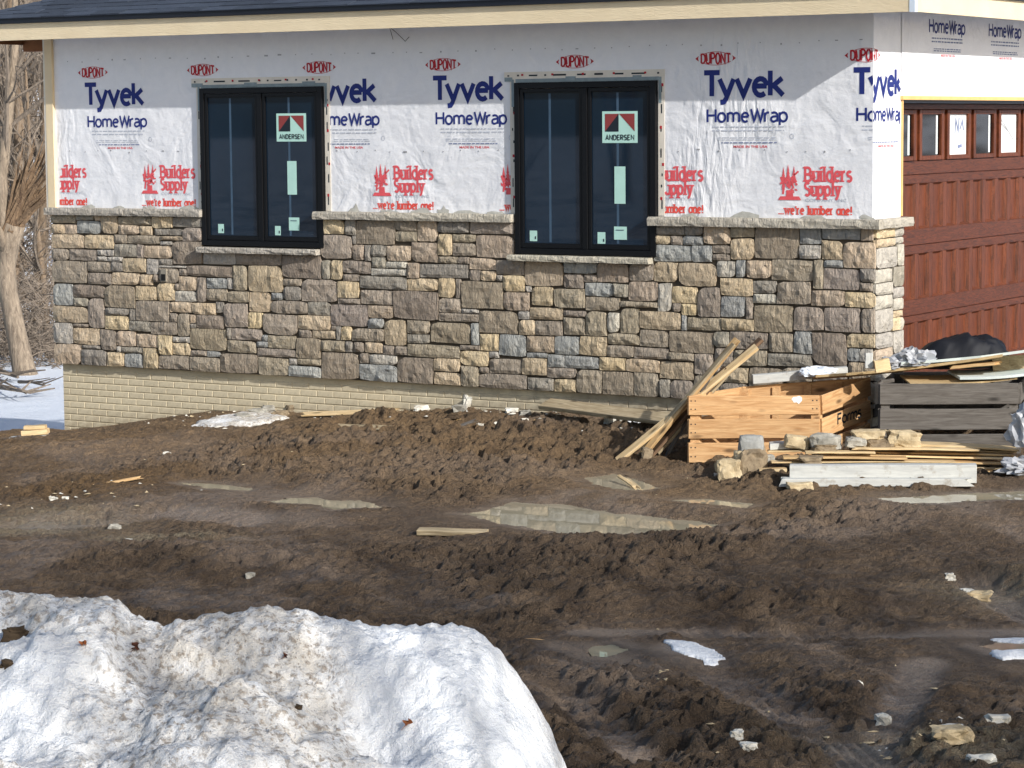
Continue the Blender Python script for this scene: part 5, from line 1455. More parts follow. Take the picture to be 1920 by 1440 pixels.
# --- boards leaning over the left side of the bright crate
lean = [  # how far along the crate side it rests, extra length, width, thickness, material, label
 (.30, 1.60, .075, .030, 'pale', 'pale board leaning on the pine crate, lowest left foot of the leaning bundle'),
 (.42, 1.66, .085, .030, 'brown', 'dark brown board leaning at the back of the bundle on the pine crate'),
 (.24, 1.62, .060, .035, 'tan', 'tan board leaning on the pine crate, its foot propped on a small stone'),
 (.36, 1.32, .080, .028, 'brown', 'short brown board leaning under the tan board at the crate corner'),
 (.30, 1.10, .060, .026, 'grey', 'short grey board leaning closest to the crate corner'),
 (.20, 1.50, .050, .022, 'dirty', 'thin dull lath squeezed between the pale and the tan leaning boards'),
 (.48, 1.40, .070, .025, 'dirty', 'dull board deepest in the leaning bundle, nearly hidden'),
]
FEET = [(-1.463, -1.841, 0.178), (-1.313, -1.819, 0.180), (-1.273, -1.746, 0.183), (-1.184, -1.762, 0.182), (-1.210, -1.492, 0.202), (-1.393, -1.749, 0.185), (-1.224, -1.596, 0.196)]
for i, (f, ext, w_, t_, mt, lb) in enumerate(lean):
    foot = Vector(FEET[i]); foot.z = gz(foot.x, foot.y) + .01
    if i in (1, 3): foot += Vector((WX, WY, 0)) * .12
    top = FL.lerp(BL, f) + Vector((0, 0, HC + .03 + .028 * (i % 3)))
    top = top - ex * .01
    board('leaning_board', lb, 'board', foot, foot + (top - foot) * ext, w_, t_, mt, roll=(.5, .2, .7, .3, .4, .6, .3)[i], seed=i + 3)
# --- pale timber and sheets lying across the crates
a = BL + Vector((0, 0, HC + .035)); b = BR + Vector((0, 0, HC + .055))
board('timber', 'thick pale square timber lying across the back of the pine crate', 'timber', a + ex * .10 - ey * .02 + Vector((0, 0, .03)), a.lerp(b, .84) - ey * .02 + Vector((0, 0, .02)), .11, .075, 'painted', seed=21)
def sheet(label, P, t_, mat, name='plywood_sheet', cat='sheet'):
    """thin board given by its two front corners and its depth vector"""
    A, B, dv = Vector(P[0]), Vector(P[1]), Vector(P[2]); root_org = A
    mb = MB(); n = 8; r = random.Random(len(label)); V = []
    for i in range(n + 1):
        f = i / n; p = A.lerp(B, f) + Vector((0, 0, -.02 * 4 * f * (1 - f))); j = r.uniform(-.012, .012)
        q = p + Vector((WX, WY, 0)) * j; V += [q, q + dv, q + dv + Vector((0, 0, t_)), q + Vector((0, 0, t_))]
    mb.v = [tuple(v) for v in V]
    for i in range(n):
        for q in range(4): mb.f.append([i * 4 + q, i * 4 + (q + 1) % 4, (i + 1) * 4 + (q + 1) % 4, (i + 1) * 4 + q]); mb.mi.append(0)
    mb.f += [[3, 2, 1, 0], [n * 4 + q for q in range(4)]]; mb.mi += [0, 0]
    o = mb.build(name, M[mat], org=root_org)
    bm = bmesh.new(); bm.from_mesh(o.data); bmesh.ops.recalc_face_normals(bm, faces=bm.faces); bm.to_mesh(o.data); bm.free()
    return setprops(o, label, cat)
bk = Vector((WX, WY, 0))
sheet('long tan plywood sheet bridging from the pine crate up over the grey crate', ((-0.161, -0.773, 0.858), (1.337, -0.409, 1.065), bk * .42 - Vector((0, 0, .06))), .022, 'ply')
sheet('pale foam board lying on the tan plywood sheet under the black cloth', ((0.547, -0.637, 0.985), (1.771, -0.235, 1.151), bk * .7 - Vector((0, 0, .085))), .022, 'foam', 'foam_board')
sheet('thin yellowish sheet resting along the top of the grey crate', ((0.645, -0.689, 0.830), (1.449, -0.361, 0.882), bk * .55 + Vector((0, 0, .012))), .014, 'ply')
sheet('pale greenish board lying above the thin yellowish sheet at the right edge', ((1.024, -0.543, 0.874), (1.820, -0.239, 0.962), bk * .6), .022, 'foam', 'foam_board')
board('board', 'broken reddish board wedged between the two big sheets on the grey crate', 'board', (0.914, -0.447, 0.967), (1.273, -0.337, 1.008), .14, .025, 'tan', seed=41, splinter=True)
sheet('broad pale board standing behind the sheets at the right edge', ((1.150, -0.133, 0.879), (1.663, 0.075, 0.946), Vector((0, 0, .14)) + bk * .05), .02, 'dirty', 'board', 'board')
board('block', 'small grey wood block on the left corner of the grey crate', 'block', (0.403, -0.720, 0.844), (0.492, -0.663, 0.856), .06, .03, 'grey', seed=44)

# --- heaped cloth, plastic, scraps
def heap(name, label, cat, c, size, mat, seed, folds=9, amp=.18, sharp=1.0, nx=44, ny=30, lean_=(0, 0)):
    """crumpled sheet material: a closed mound with deep folds"""
    off = Vector((seed * 3.7, seed, 0)); mb = MB(); V = []
    for j in range(ny + 1):
        for i in range(nx + 1):
            a = i / nx * 2 - 1; b = j / ny * 2 - 1
            rr = math.sqrt(a * a + b * b); k = max(abs(a), abs(b)); sc = (k / rr if rr > 1e-6 else 1)
            x, y = a * sc, b * sc; rad = math.hypot(x, y)
            edge = 1 + .18 * mnoise.noise(Vector((x * 1.6, y * 1.6, 3)) + off)
            h = max(0.0, 1 - rad ** 2.4) ** .75
            f = abs(mnoise.noise(Vector((x * folds * .35 + y * .8, y * folds * .22 - x * .5, 0)) + off)) + .5 * abs(mnoise.noise(Vector((x * folds * .9, y * folds * .7, 8)) + off))
            h = h * (1 + .35 * mnoise.noise(Vector((x * 1.3, y * 1.3, 1)) + off)) - amp * f * sharp * (1 - rad * .4) * (h > .02)
            px_ = x * edge * size[0] / 2 + lean_[0] * h; py_ = y * edge * size[1] / 2; pz_ = max(h, -.02) * size[2]
            V.append(Vector((px_, py_, pz_)))
    mb.v = [tuple(v) for v in V]
    for j in range(ny):
        for i in range(nx):
            q = j * (nx + 1) + i; mb.f.append([q, q + 1, q + nx + 2, q + nx + 1]); mb.mi.append(0)
    o = bpy.data.objects.new(name, mb.mesh(name, M[mat], smooth=True)); COL.objects.link(o); o.location = c; ORG[o] = Vector(c)
    o.rotation_euler = (0, 0, math.atan2(UY, UX))
    return setprops(o, label, cat)
heap('cloth', 'crumpled black cloth heaped on the boards before the garage door', 'cloth', (0.820, -0.095, 0.932), (.86, .46, .29), 'cloth', 5, 6, .22, lean_=(.12, 0))
def crumple(name, label, cat, c, size, mat, seed, sharp=.35):
    """wadded sheet plastic: a flattened ball broken into creased facets"""
    bm = bmesh.new(); bmesh.ops.create_icosphere(bm, subdivisions=4, radius=1.0); off = Vector((seed * 5.1, seed * 2.3, 0))
    for v in bm.verts:
        p = v.co.copy(); q = p + .45 * Vector([mnoise.noise(p * 1.1 + off + Vector((k * 11, 0, 0))) for k in range(3)])
        f = 1 - abs(mnoise.noise(q * 1.5 + off)) * 2 * sharp - abs(mnoise.noise(q * 3.4 + off)) * sharp - abs(mnoise.noise(q * 7 + off)) * sharp * .4
        f *= 1 + .5 * mnoise.noise(p * .9 + off * 1.7)
        p = p * max(f, .15) * 1.25; v.co = (p.x * size[0] / 2, p.y * size[1] / 2, max(p.z, -.35) * size[2] / 1.6)
    me = bpy.data.meshes.new(name); bm.to_mesh(me); bm.free(); me.materials.append(M[mat])
    o = bpy.data.objects.new(name, me); COL.objects.link(o); o.location = c; ORG[o] = Vector(c); o.rotation_euler = (0, 0, math.atan2(UY, UX))
    return setprops(o, label, cat)
crumple('plastic_wrap', 'white plastic film bunched beside the pale timber on the pine crate', 'plastic', (-0.200, -0.616, 0.878), (.30, .2, .09), 'plastic', 8, .3)
crumple('plastic_wrap', 'crumpled grey plastic sheet left of the black cloth on the sheets', 'plastic', (0.615, -0.509, 1.012), (.30, .22, .17), 'bag', 9)
crumple('plastic_wrap', 'flattened translucent plastic between white block and black cloth', 'plastic', (0.462, -0.550, 0.965), (.34, .2, .12), 'bag', 14)
crumple('plastic_bag', 'pale grey crumpled plastic bag at the right edge in front of the grey crate', 'plastic', (1.868, -1.090, 0.530), (.36, .3, .40), 'bag', 15, .28)
crumple('plastic_bag', 'dark grey crumpled plastic tail lying under the bag at the right edge', 'plastic', (1.898, -1.221, 0.273), (.40, .3, .17), 'bag', 18, .4)
board('block', 'white foam block standing upright against the stone corner', 'block', (0.352, -0.855, 0.968), (0.346, -0.843, 1.090), .06, .06, 'painted', seed=51)
board('block', 'cream wood block lying beside the white foam block', 'block', (0.413, -0.874, 0.981), (0.516, -0.807, 1.006), .08, .10, 'pale', seed=52)

# --- pile of thin boards in front of the grey crate
pile = [  # left end, right end, width, thickness, material, label
 ((-0.041, -1.999, 0.181), (0.716, -1.551, 0.193), .15, .022, 'dirty', 'muddy board at the bottom left of the board pile'),
 ((0.428, -1.729, 0.196), (1.670, -0.984, 0.174), .15, .022, 'dirty', 'bottom board of the pile, its end showing right of the white timber'),
 ((0.193, -1.825, 0.222), (1.644, -0.949, 0.207), .14, .018, 'tan', 'tan board second from the bottom of the pile'),
 ((-0.046, -2.066, 0.236), (0.146, -1.970, 0.245), .14, .026, 'pale', 'short pale board end sticking out left of the white timber'),
 ((0.111, -1.849, 0.250), (1.642, -0.923, 0.233), .14, .018, 'dirty', 'dull board third from the bottom of the pile'),
 ((0.021, -1.993, 0.304), (1.266, -1.244, 0.299), .12, .012, 'pale', 'thin pale lath just above the white timber'),
 ((0.333, -1.727, 0.309), (1.619, -0.956, 0.274), .15, .016, 'tan', 'long tan board lying at mid height in the pile'),
 ((0.107, -1.958, 0.343), (0.949, -1.460, 0.330), .13, .016, 'tan', 'tan board ending in the middle of the pile'),
 ((0.241, -1.709, 0.349), (1.624, -0.878, 0.304), .15, .015, 'pale', 'long pale board with ragged right end in the pile'),
 ((0.248, -1.843, 0.377), (0.724, -1.571, 0.375), .12, .013, 'pale', 'thin pale strip poking out left above the pile'),
 ((0.259, -1.648, 0.368), (1.602, -0.842, 0.328), .16, .014, 'tan', 'tan board third from the top of the pile'),
 ((-0.101, -1.801, 0.360), (0.235, -1.616, 0.363), .12, .012, 'pale', 'thin pale strip beneath the white scrap board'),
 ((0.572, -1.591, 0.402), (1.390, -1.109, 0.385), .14, .013, 'pale', 'short pale board second from the top of the pile'),
 ((0.427, -1.423, 0.383), (1.576, -0.739, 0.341), .16, .014, 'dirty', 'dull wide board near the top of the pile'),
 ((0.660, -1.323, 0.408), (1.600, -0.768, 0.363), .22, .016, 'pale', 'broad pale board bowed across the top of the pile'),
 ((-0.118, -1.737, 0.394), (0.207, -1.557, 0.402), .16, .05, 'painted', 'white scrap board under the wedge stone at the pile left end'),
]
for i, (A, B, w_, t_, mt, lb) in enumerate(pile):
    board('board', lb, 'board', A, B, w_, t_, mt, seed=60 + i, splinter=(i % 4 == 0), warp=(.015 if i == 14 else .004), group='boards stacked in front of the grey crate')
# white timber pieces in front
A, B = Vector((0.315, -2.265, 0.262)), Vector((1.613, -1.670, 0.280))
wt = board('timber', 'long pale grey painted timber along the front of the board pile', 'timber', A, B, .12, .142, 'painted', seed=91)
A, B = Vector((0.277, -2.366, 0.210)), Vector((1.596, -1.758, 0.223))
board('timber', 'muddy pale slab lying under the painted timber at the front', 'timber', A, B, .14, .062, 'painted', seed=92, splinter=True)

# --- stones round the pile
rock('grey squared concrete lump standing at the pine crate front', (-0.196, -1.915, 0.401), (.20, .16, .20), 'concrete', 1, 'rock', 'concrete_lump', rough_=.08)
rock('pitted beige rubble lump on the mud before the pine crate', (-0.272, -2.159, 0.236), (.20, .18, .17), 'rockt', 2)
rock('brown stone under the grey concrete lump', (-0.153, -1.964, 0.263), (.22, .2, .26), 'rockb', 3)
rock('small tan stone between the rubble lump and the concrete lump', (-0.236, -1.987, 0.304), (.14, .12, .14), 'rockt', 23)
rock('small rounded grey stone right of the concrete lump', (-0.065, -1.903, 0.313), (.13, .11, .075), 'rock', 4)
rock('wedge shaped tan stone on the white scrap board', (0.113, -1.707, 0.435), (.21, .14, .11), 'rockt', 5, tilt=.15, rough_=.12)
rock('layered grey stone resting on the left end of the boards', (0.323, -1.646, 0.441), (.24, .16, .12), 'rock', 6, layered=True)
rock('tan stone under the layered grey stone on the boards', (0.351, -1.706, 0.394), (.2, .14, .07), 'rockb', 26, layered=True)
rock('pale flat stone topmost of the stones on the boards', (0.609, -1.439, 0.495), (.27, .16, .075), 'rockt', 7, layered=True)
rock('small pale stone on the boards left of the flat stones', (0.541, -1.535, 0.441), (.16, .14, .085), 'rock', 8)
rock('brown flat stone under the pale flat stone', (0.693, -1.418, 0.433), (.20, .15, .065), 'rockb', 9, layered=True)
rock('thick layered tan stone at the right end of the stone row', (0.861, -1.310, 0.461), (.28, .18, .125), 'rockt', 10, layered=True, tilt=.08)
rock('mossy flat stone tucked in the left side of the board pile', (0.328, -1.894, 0.329), (.18, .12, .055), 'rockb', 11, layered=True)
rock('tan broken stone under the front slab', (0.473, -2.413, 0.183), (.20, .14, .07), 'rockt', 12, layered=True)

# --- board on edge by the foundation and litter along it
Ls = [
 ('plank', 'wide pale plank propped on the mud against the foundation, dark gap beneath', 'plank', (-3.158, -0.190, 0.427), (-1.514, -0.773, 0.430), 0.17, 0.04, 'dirty', 0.35),
 ('board', 'long thin cream board lying along the foundation foot', 'board', (-5.825, -0.284, 0.195), (-4.940, 0.010, 0.254), 0.1, 0.02, 'pale', 0.2),
 ('board', 'short flat cream scrap board with a split end on the mud by the foundation', 'board', (-5.047, -1.004, 0.200), (-4.257, -1.075, 0.232), 0.11, 0.02, 'dirty', 0.25),
 ('scrap', 'small grey scrap of wood left of the split scrap board', 'scrap', (-5.258, -0.943, 0.182), (-5.091, -0.909, 0.193), 0.07, 0.02, 'grey', 0.2),
 ('stick', 'thin straight stick lying alone on the left mud', 'stick', (-4.832, -4.506, 0.096), (-4.628, -4.169, 0.137), 0.03, 0.016, 'tan', 0.3),
 ('block', 'muddy pale length of timber lying alone on the mid mud', 'timber', (-1.225, -5.161, 0.099), (-0.730, -5.017, 0.102), 0.07, 0.04, 'dirty', 0.2),
 ('scrap', 'narrow wood scrap pointing out of the puddle near the leaning boards', 'scrap', (-0.994, -2.637, 0.200), (-0.714, -2.881, 0.160), 0.035, 0.015, 'pale', 0.2),
 ('scrap', 'slanting grey chip of wood among debris at the foundation', 'scrap', (-3.651, -0.909, 0.264), (-3.510, -0.841, 0.318), 0.04, 0.012, 'grey', 0.5),
 ('board', 'flat grey board under the yellow blocks on the snow', 'board', (-8.457, -1.599, -0.055), (-8.147, -1.403, -0.027), 0.2, 0.03, 'painted', 0),
 ('block', 'yellowish wood block lying on the grey board at the snow edge', 'block', (-8.353, -1.528, 0.002), (-8.140, -1.393, 0.020), 0.16, 0.05, 'pale', 0),
 ('block', 'thin cream block on top of the yellowish block at the snow edge', 'block', (-8.338, -1.512, 0.054), (-8.160, -1.400, 0.062), 0.12, 0.035, 'pale', 0),
]
for (nm, lb, ct, p0, p1, w_, t_, mt, rl) in Ls:
    p0 = Vector(p0); p1 = Vector(p1)
    board(nm, lb, ct, p0, p1, w_, t_, mt, roll=rl, seed=int(abs(p0.x * 31) % 97), splinter=(t_ < .03))
rock('white stone on the churned mud, upper of the two near the track', on((3.415, -7.944), 0.017), (0.075, 0.06, 0.06), 'rockw', 120, rough_=.32, layered=False)
rock('white stone beside the wheel track at lower right', on((3.785, -8.425), 0.017), (0.075, 0.06, 0.06), 'rockw', 121, rough_=.32, layered=True)
rock('larger white stone near the right edge at the bottom', on((4.339, -8.294), 0.017), (0.11, 0.08, 0.06), 'rockw', 122, rough_=.32, layered=False)
rock('tan flat stone half sunk in the gravel at bottom right', on((4.317, -8.829), 0.020), (0.17, 0.12, 0.07), 'rockt', 123, rough_=.32, layered=False)
rock('pale stone just above the tan flat stone at bottom right', on((4.218, -8.583), 0.017), (0.09, 0.07, 0.06), 'rockw', 124, rough_=.32, layered=True)
rock('small pale pebble near the bottom middle of the mud', on((3.452, -9.390), 0.011), (0.06, 0.05, 0.04), 'rockw', 125, rough_=.32, layered=False)
rock('pebble at the very bottom of the mud right of the snow pile', on((3.601, -9.558), 0.011), (0.08, 0.06, 0.04), 'rockw', 126, rough_=.32, layered=False)
rock('pale broken stone at the bottom right corner', on((4.566, -9.053), 0.014), (0.14, 0.1, 0.05), 'rockw', 127, rough_=.32, layered=True)
rock('cluster stone by the right hand track', on((3.070, -5.314), 0.020), (0.16, 0.1, 0.07), 'rockt', 128, rough_=.32, layered=False)
rock('pale stone left of the cluster stone by the right hand track', on((2.961, -5.216), 0.014), (0.09, 0.07, 0.05), 'rockw', 129, rough_=.32, layered=False)
rock('small pale stone above the right hand track', on((2.754, -5.013), 0.011), (0.06, 0.05, 0.04), 'rockw', 130, rough_=.32, layered=True)
rock('tan pebble on the mud left of the wheel track', on((2.427, -8.227), 0.011), (0.05, 0.04, 0.04), 'rockt', 131, rough_=.32, layered=False)
rock('tan pebble below the other tan pebble left of the track', on((2.602, -8.569), 0.010), (0.05, 0.04, 0.035), 'rockt', 132, rough_=.32, layered=False)
rock('small cream stone on the left mud bank', on((-5.567, -2.699), 0.013), (0.07, 0.05, 0.045), 'rockw', 133, rough_=.32, layered=True)
rock('left white pebble of the pair on the ochre mud', on((-4.791, -5.039), 0.011), (0.06, 0.05, 0.04), 'rockw', 134, rough_=.32, layered=False)
rock('right white pebble of the pair on the ochre mud', on((-4.671, -5.035), 0.011), (0.06, 0.05, 0.04), 'rockw', 135, rough_=.32, layered=False)
rock('grey pebble in the gravelly wet patch at left', on((-3.516, -5.786), 0.014), (0.09, 0.06, 0.05), 'rock', 136, rough_=.32, layered=True)
rock('white pebble at the lower edge of the gravelly patch', on((-2.860, -6.396), 0.011), (0.07, 0.05, 0.04), 'rockw', 137, rough_=.32, layered=False)
rock('lone pale pebble in the dark mud above the snow pile', on((-1.363, -6.935), 0.011), (0.06, 0.04, 0.04), 'rock', 138, rough_=.32, layered=False)
rock('white stone lying left of the snow strip by the leaning boards', on((-2.351, -0.344), 0.028), (0.14, 0.1, 0.1), 'rockw', 139, rough_=.32, layered=True)
rock('grey stone between the white stone and the snow strip', on((-2.241, -0.346), 0.022), (0.1, 0.08, 0.08), 'rock', 140, rough_=.32, layered=False)
rock('small cream stone left of the white stone by the snow strip', on((-2.342, -0.601), 0.014), (0.1, 0.07, 0.05), 'rockt', 141, rough_=.32, layered=False)
rock('whitish rubble lump against the foundation in the middle', on((-4.145, 0.056), 0.039), (0.12, 0.1, 0.14), 'rockw', 142, rough_=.32, layered=True)
rock('upright pale rubble chip against the foundation in the middle', on((-4.230, 0.358), 0.045), (0.1, 0.09, 0.16), 'rockw', 143, rough_=.32, layered=False)
rock('low grey rubble left of the whitish lump at the foundation', on((-4.134, -0.128), 0.022), (0.13, 0.1, 0.08), 'rock', 144, rough_=.32, layered=False)
rock('flat whitish rubble at the foundation left of the rubble heap', on((-4.597, -0.087), 0.017), (0.14, 0.1, 0.06), 'rockw', 145, rough_=.32, layered=True)
rock('pale rubble piece right of the rubble heap at the foundation', on((-3.579, -0.089), 0.017), (0.12, 0.09, 0.06), 'rockw', 146, rough_=.32, layered=False)
rock('grey chip at the foundation beside the plank end', on((-3.411, -0.126), 0.014), (0.1, 0.08, 0.05), 'rock', 147, rough_=.32, layered=False)
rock('white chip on the mud below the rubble heap', on((-3.505, -0.760), 0.008), (0.07, 0.05, 0.03), 'rockw', 148, rough_=.32, layered=True)
rock('white chip on the mud right of its neighbour below the rubble heap', on((-3.417, -0.609), 0.008), (0.07, 0.05, 0.03), 'rockw', 149, rough_=.32, layered=False)
rock('white chip nearest the plank on the mud', on((-3.136, -0.576), 0.008), (0.06, 0.05, 0.03), 'rockw', 150, rough_=.32, layered=False)
rock('pale chip beside the dark debris on the mud', on((-3.889, -0.882), 0.008), (0.09, 0.06, 0.03), 'rockw', 151, rough_=.32, layered=True)
rock('dark debris lump on the mud left of the grey chip of wood', on((-4.080, -0.859), 0.014), (0.12, 0.08, 0.05), 'clod', 152, rough_=.32, layered=False)
rock('black scrap under the slanting grey chip of wood', on((-3.884, -0.640), 0.014), (0.12, 0.06, 0.05), 'clod', 153, rough_=.32, layered=False)
rock('grey stone at the left of the snow remnant by the foundation', on((-6.508, -0.388), 0.017), (0.16, 0.12, 0.06), 'rock', 154, rough_=.32, layered=True)
rock('grey stone in the middle of the snow remnant by the foundation', on((-6.473, -0.176), 0.020), (0.18, 0.12, 0.07), 'rock', 155, rough_=.32, layered=False)
rock('topmost grey stone of the snow remnant by the foundation', on((-6.494, 0.025), 0.022), (0.16, 0.11, 0.08), 'rock', 156, rough_=.32, layered=False)
rock('brown stone at the right of the snow remnant by the foundation', on((-6.173, -0.225), 0.017), (0.14, 0.1, 0.06), 'rockb', 157, rough_=.32, layered=True)
rock('brown stone set apart right of the snow remnant', on((-6.228, 0.050), 0.025), (0.12, 0.1, 0.09), 'rockb', 158, rough_=.32, layered=False)
rock('small brown stone under the foot of the tan leaning board', on((-1.208, -1.801), 0.025), (0.09, 0.08, 0.09), 'rockb', 159, rough_=.32, layered=False)
rock('brown clod like stone before the concrete lump', on((-0.067, -1.946), 0.017), (0.12, 0.1, 0.06), 'rockb', 160, rough_=.32, layered=True)
rock('dark clod on the mud left of the front slab', on((0.060, -2.128), 0.025), (0.16, 0.12, 0.09), 'clod', 161, rough_=.32, layered=False)
rock('little white chip left of the rubble lump', on((-0.436, -2.034), 0.014), (0.06, 0.05, 0.05), 'rockw', 162, rough_=.32, layered=False)

r = random.Random(40)

# patch of old snow with stones on it, at the foot of the foundation
def snow_patch(label, P, hh, seed, dirt_=.3):
    cx = sum(p[0] for p in P) / len(P); cy = sum(p[1] for p in P) / len(P); ru = max(abs((p[0] - cx) * UX + (p[1] - cy) * UY) for p in P) + .1; rw = max(abs((p[0] - cx) * WX + (p[1] - cy) * WY) for p in P) + .1
    uu = np.linspace(-ru, ru, 46); ww = np.linspace(-rw, rw, 36); U_, W_ = np.meshgrid(uu, ww)
    X = cx + U_ * UX + W_ * WX; Y = cy + U_ * UY + W_ * WY
    sd = poly_sd(X, Y, [(p[0], p[1]) for p in P]) + .12 * (fbm(X * 6, Y * 6, 3, seed) - .5)
    B = np.vectorize(lambda a, b: gz(a, b, .05))(X, Y)
    k = np.clip(-sd / .12, 0, 1) ** .5
    Z = B + hh * k * (.6 + .8 * fbm(X * 4, Y * 4, 3, seed + 1)) - .06 * (sd > 0)
    me = grid_mesh('snow_patch', X - cx, Y - cy, Z - B.mean(), M['dsnow'], {'dirt': np.full(X.shape, dirt_) * fbm(X * 3, Y * 3, 2, seed)}, keep=(sd < .05))
    o = bpy.data.objects.new('snow_patch', me); link(o, None, (cx, cy, float(B.mean()))); setprops(o, label, 'snow')
snow_patch('grey white remnant of snow against the foundation, scattered with stones', [(-6.697, -1.007), (-6.815, -0.463), (-6.774, -0.175), (-6.329, -0.062), (-5.973, -0.362), (-6.064, -0.752), (-6.275, -0.980)], .03, 3, 1.6)
snow_patch('bright strip of leftover snow behind the leaning boards', [(-2.221, -0.429), (-2.129, -0.252), (-1.917, -0.142), (-1.773, -0.291), (-1.922, -0.481), (-2.101, -0.546)], .03, 5, .0)
snow_patch('bright scrap of snow lying in the mud above the wheel track', [(2.023, -7.436), (2.129, -7.323), (2.325, -7.438), (2.449, -7.574), (2.423, -7.756), (2.262, -7.666)], .02, 9, .0)
snow_patch('little blob of snow beside the left side of the pine crate', [(-1.474, -0.964), (-1.433, -0.867), (-1.362, -0.942), (-1.378, -1.047)], .03, 6, .0)
snow_patch('small broken patch of snow at the right edge of the mud', [(3.737, -6.843), (3.739, -6.653), (3.834, -6.570), (3.964, -6.584), (3.992, -6.827), (3.864, -6.978)], .03, 7, .2)
snow_patch('thin crust of snow above the right hand track', [(3.573, -6.471), (3.688, -6.352), (3.847, -6.348), (3.739, -6.486)], .025, 8, .1)

# uncountable crumbs of stone, mortar and wood trodden into the mud
mb = MB(); r = random.Random(404)
def crumb_at(x, y, s, mi):
    z = gz(x, y, .02) + s * .25; a = r.uniform(0, 6.28); k = [r.uniform(.6, 1.3) for _ in range(6)]
    c_, s_ = math.cos(a), math.sin(a); L = s * (r.uniform(1.0, 2.6) if mi != 2 else r.uniform(2.5, 6)); W2 = s if mi != 2 else s * .4; hgt = s * (.6 if mi != 2 else .3)
    P = [(L * k[0], 0, 0), (0, W2 * k[1], 0), (-L * k[2], 0, 0), (0, -W2 * k[3], 0), (L * .2, W2 * .1, hgt * k[4])]
    mb.add([(x + p[0] * c_ - p[1] * s_, y + p[0] * s_ + p[1] * c_, z + p[2]) for p in P], [(0, 1, 4), (1, 2, 4), (2, 3, 4), (3, 0, 4)], mi)
for k in range(170):
    crumb_at(r.uniform(-7.6, -1.4), -abs(r.gauss(.12, .45)) - .06, r.uniform(.006, .024), r.choice((0, 0, 1, 2, 3)))
for k in range(240):
    uu = r.uniform(-5, 5); ww_ = r.uniform(10.5, 22); crumb_at(CAM.x + uu * UX + ww_ * WX, CAM.y + uu * UY + ww_ * WY, r.uniform(.004, .013), r.choice((1, 1, 3, 3, 3, 2)))
for k in range(150):
    a = r.gauss(0, .6); b = r.gauss(0, .3); q = (4.20, -8.75) if k % 2 else (-4.9, -5.0)
    crumb_at(q[0] + a * UX + b * WX, q[1] + a * UY + b * WY, r.uniform(.006, .02), r.choice((0, 1, 1, 3)))
o = mb.build('mud_crumbs', [M['rockw'], M['rockt'], M['tan'], M['clod']]); setprops(o, 'scattered crumbs of stone, mortar and wood trodden into the mud', 'rubble', kind='stuff')

# ================================================================== SNOW PILE in the foreground
pu = np.arange(-3.6, .75, .0125); pw = np.arange(7.3, 11.6, .0125)
PU, PW_ = np.meshgrid(pu, pw)
PX_ = CAM.x + PU * UX + PW_ * WX; PY_ = CAM.y + PU * UY + PW_ * WY
# lobes: (u, w, radius u, radius w, height)
prof_u = [-3.6, -2.4, -1.93, -1.80, -1.62, -1.50, -1.44, -1.33, -1.20, -1.08, -.98, -.88, -.80, -.75, -.66, -.55, -.42, -.30, -.18, -.10, -.02, .05, .10, .16, .22, .34, .75]
prof_u = [p - .035 if p > -.3 else p for p in prof_u]
crest_px = [1120, 1100, 1098, 1090, 1100, 1112, 1138, 1146, 1134, 1124, 1118, 1127, 1132, 1146, 1163, 1182, 1188, 1190, 1196, 1216, 1250, 1296, 1334, 1392, 1470, 1640, 1700]
crest_z = [3 - (p - 222) / 4768.6 * 9.6 for p in crest_px]
CZ = np.interp(PU, prof_u, crest_z)
wc = 9.62 + .25 * np.sin(PU * 1.7 + 1) + .25 * sstep(-1.2, -1.7, PU) - .1 * sstep(-.3, .2, PU)
dw = PW_ - wc
front = np.clip(-dw, 0, None); back = np.clip(dw, 0, None)
fall = .16 * front + .30 * np.clip(front - .55, 0, None) ** 1.25 + .9 * np.clip(front - 1.5, 0, None)
fall = fall + .10 * sstep(.05, .35, front) * (fbm(PU * 1.8, PW_ * 1.8, 2, 200)) 
Zp = CZ - fall - (back * .55 + 1.6 * back ** 2)
lump = fbm(PU * 2.1 + 5, PW_ * 2.1, 3, 201) - .5; l2 = billow(PU * 4.2, PW_ * 4.2, 3, 202) - .4; l3 = billow(PU * 12, PW_ * 12, 3, 203) - .4; l4 = vnoise(PU * 44, PW_ * 44, 204) - .5
att = sstep(0, .25, front) * .75 + .25
hollow = .14 * np.exp(-(((PU + 1.05) / .28) ** 2 + ((PW_ - 9.05) / .20) ** 2)) + .10 * np.exp(-(((PU + .55) / .18) ** 2 + ((PW_ - 8.95) / .16) ** 2)) + .07 * np.exp(-(((PU + 1.72) / .16) ** 2 + ((PW_ - 9.75) / .2) ** 2))
l5 = billow(PU * 25, PW_ * 25, 2, 206) - .4
Zp = Zp + .22 * lump * att - .075 * l2 * att - .029 * l3 * (.5 + .5 * att) - .020 * l5 + .010 * l4 + .030 * (fbm(PU * 16, PW_ * 16, 4, 207, .65) - .5) - hollow
GB = H0(PX_, PY_) - .08
keep = (Zp > GB - .05)
Zp = np.maximum(Zp, GB - .06)
dirt = np.clip(.25 + 1.5 * (fbm(PU * 1.6, PW_ * 1.6, 4, 210) - .42) + 1.1 * np.exp(-(((PU + .95) / .45) ** 2 + ((PW_ - 9.05) / .38) ** 2)) + .9 * np.exp(-(((PU + 1.8) / .22) ** 2 + ((PW_ - 9.7) / .3) ** 2)) - .7 * np.exp(-(((PU + .25) / .35) ** 2 + ((PW_ - 9.2) / .5) ** 2)) - .6 * np.exp(-(((PU + 1.75) / .4) ** 2 + ((PW_ - 8.8) / .3) ** 2)), 0, 1)
c0 = (float(CAM.x + -1.2 * UX + 9.4 * WX), float(CAM.y + -1.2 * UY + 9.4 * WY), 0.0)
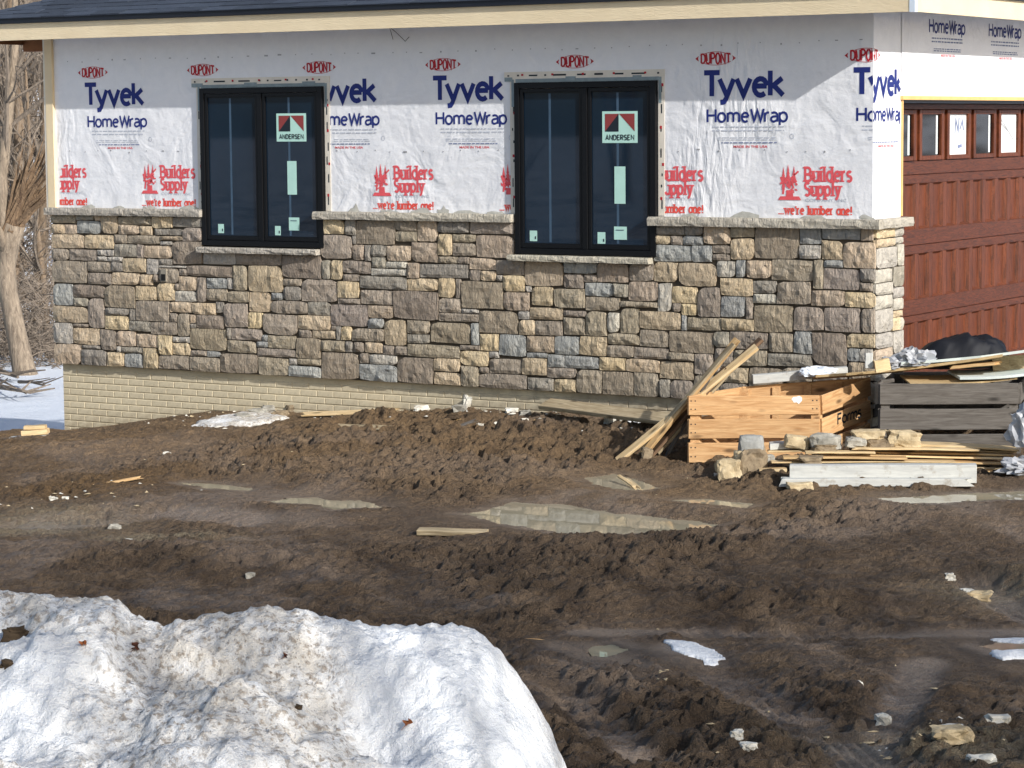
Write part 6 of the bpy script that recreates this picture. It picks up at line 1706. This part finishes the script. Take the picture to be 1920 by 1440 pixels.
me = grid_mesh('snow_pile', PX_ - c0[0], PY_ - c0[1], Zp, M['dsnow'], {'dirt': dirt}, keep=keep)
o = link(bpy.data.objects.new('snow_pile', me), None, c0); setprops(o, 'large plowed heap of dirty snow in the foreground on the left', 'snow pile')
def pile_pt(px, py):
    """first point of the snow heap seen along a line of sight"""
    d_ = FWD + RIGHT * ((px - 960) / 4768.6) + DOWN * ((py - 720) / 4768.6)
    for k in range(6000, 12000, 2):
        p = CAM + d_ * (k / 1000); uu, ww = uw(p.x, p.y)
        i = int((ww - pw[0]) / .0125); j = int((uu - pu[0]) / .0125)
        if 0 <= i < Zp.shape[0] and 0 <= j < Zp.shape[1] and p.z < Zp[i, j]: return Vector((p.x, p.y, float(Zp[i, j])))
    return CAM + d_ * 9.3
def leaf(label, c, s, mat, seed, cat='leaf', stem=True):
    r = random.Random(seed); mb = MB(); n = 16; P = []
    up = Vector((r.uniform(-.3, .3), -.75, .6)).normalized(); sx_ = up.cross(Vector((0, 0, 1))).normalized(); sy_ = up.cross(sx_)
    for i in range(n):
        a = 2 * PI * i / n; rr = s * (.55 + .45 * abs(math.cos(2.5 * a)) * r.uniform(.7, 1.1))
        P.append(Vector(c) + sx_ * rr * math.cos(a) + sy_ * rr * math.sin(a) * .8 + up * (.012 + .010 * math.sin(3 * a + seed)))
    mb.add(P + [Vector(c) + up * .006], [(i, (i + 1) % n, n) for i in range(n)])
    if stem: mb.tube([Vector(c) + up * .008, Vector(c) - sy_ * s * -1.7 + up * .02], [.0016, .0012], 4)
    o = mb.build('dead_leaf', M[mat], org=c); setprops(o, label, cat); return o
leaf('orange brown dead leaf with stem on the front of the snow pile', pile_pt(768, 1357), .022, 'leaf', 1)
leaf('small curled orange leaf on the snow near the left edge of the pile', pile_pt(158, 1213), .016, 'leaf', 2, stem=False)
leaf('dark red brown leaf scrap lying on the snow ridge', pile_pt(258, 1214), .024, 'leafd', 3)
leaf('thin dark leaf stalk stuck in the dirty middle of the snow', pile_pt(538, 1233), .012, 'leafd', 4)
for (px, py, s, lb, sd) in ((32, 1196, (.085, .05, .05), 'dark earth clod sitting in the snow at the left edge', 31), (14, 1252, (.045, .04, .035), 'small dark earth clod below the larger clod at the left edge', 32),
                            (560, 1330, (.022, .018, .014), 'tiny dirt lump in the dirty middle of the snow pile', 33)):
    rock(lb, pile_pt(px, py), s, 'clod', sd, 'clod', 'earth_clod', rough_=.5)
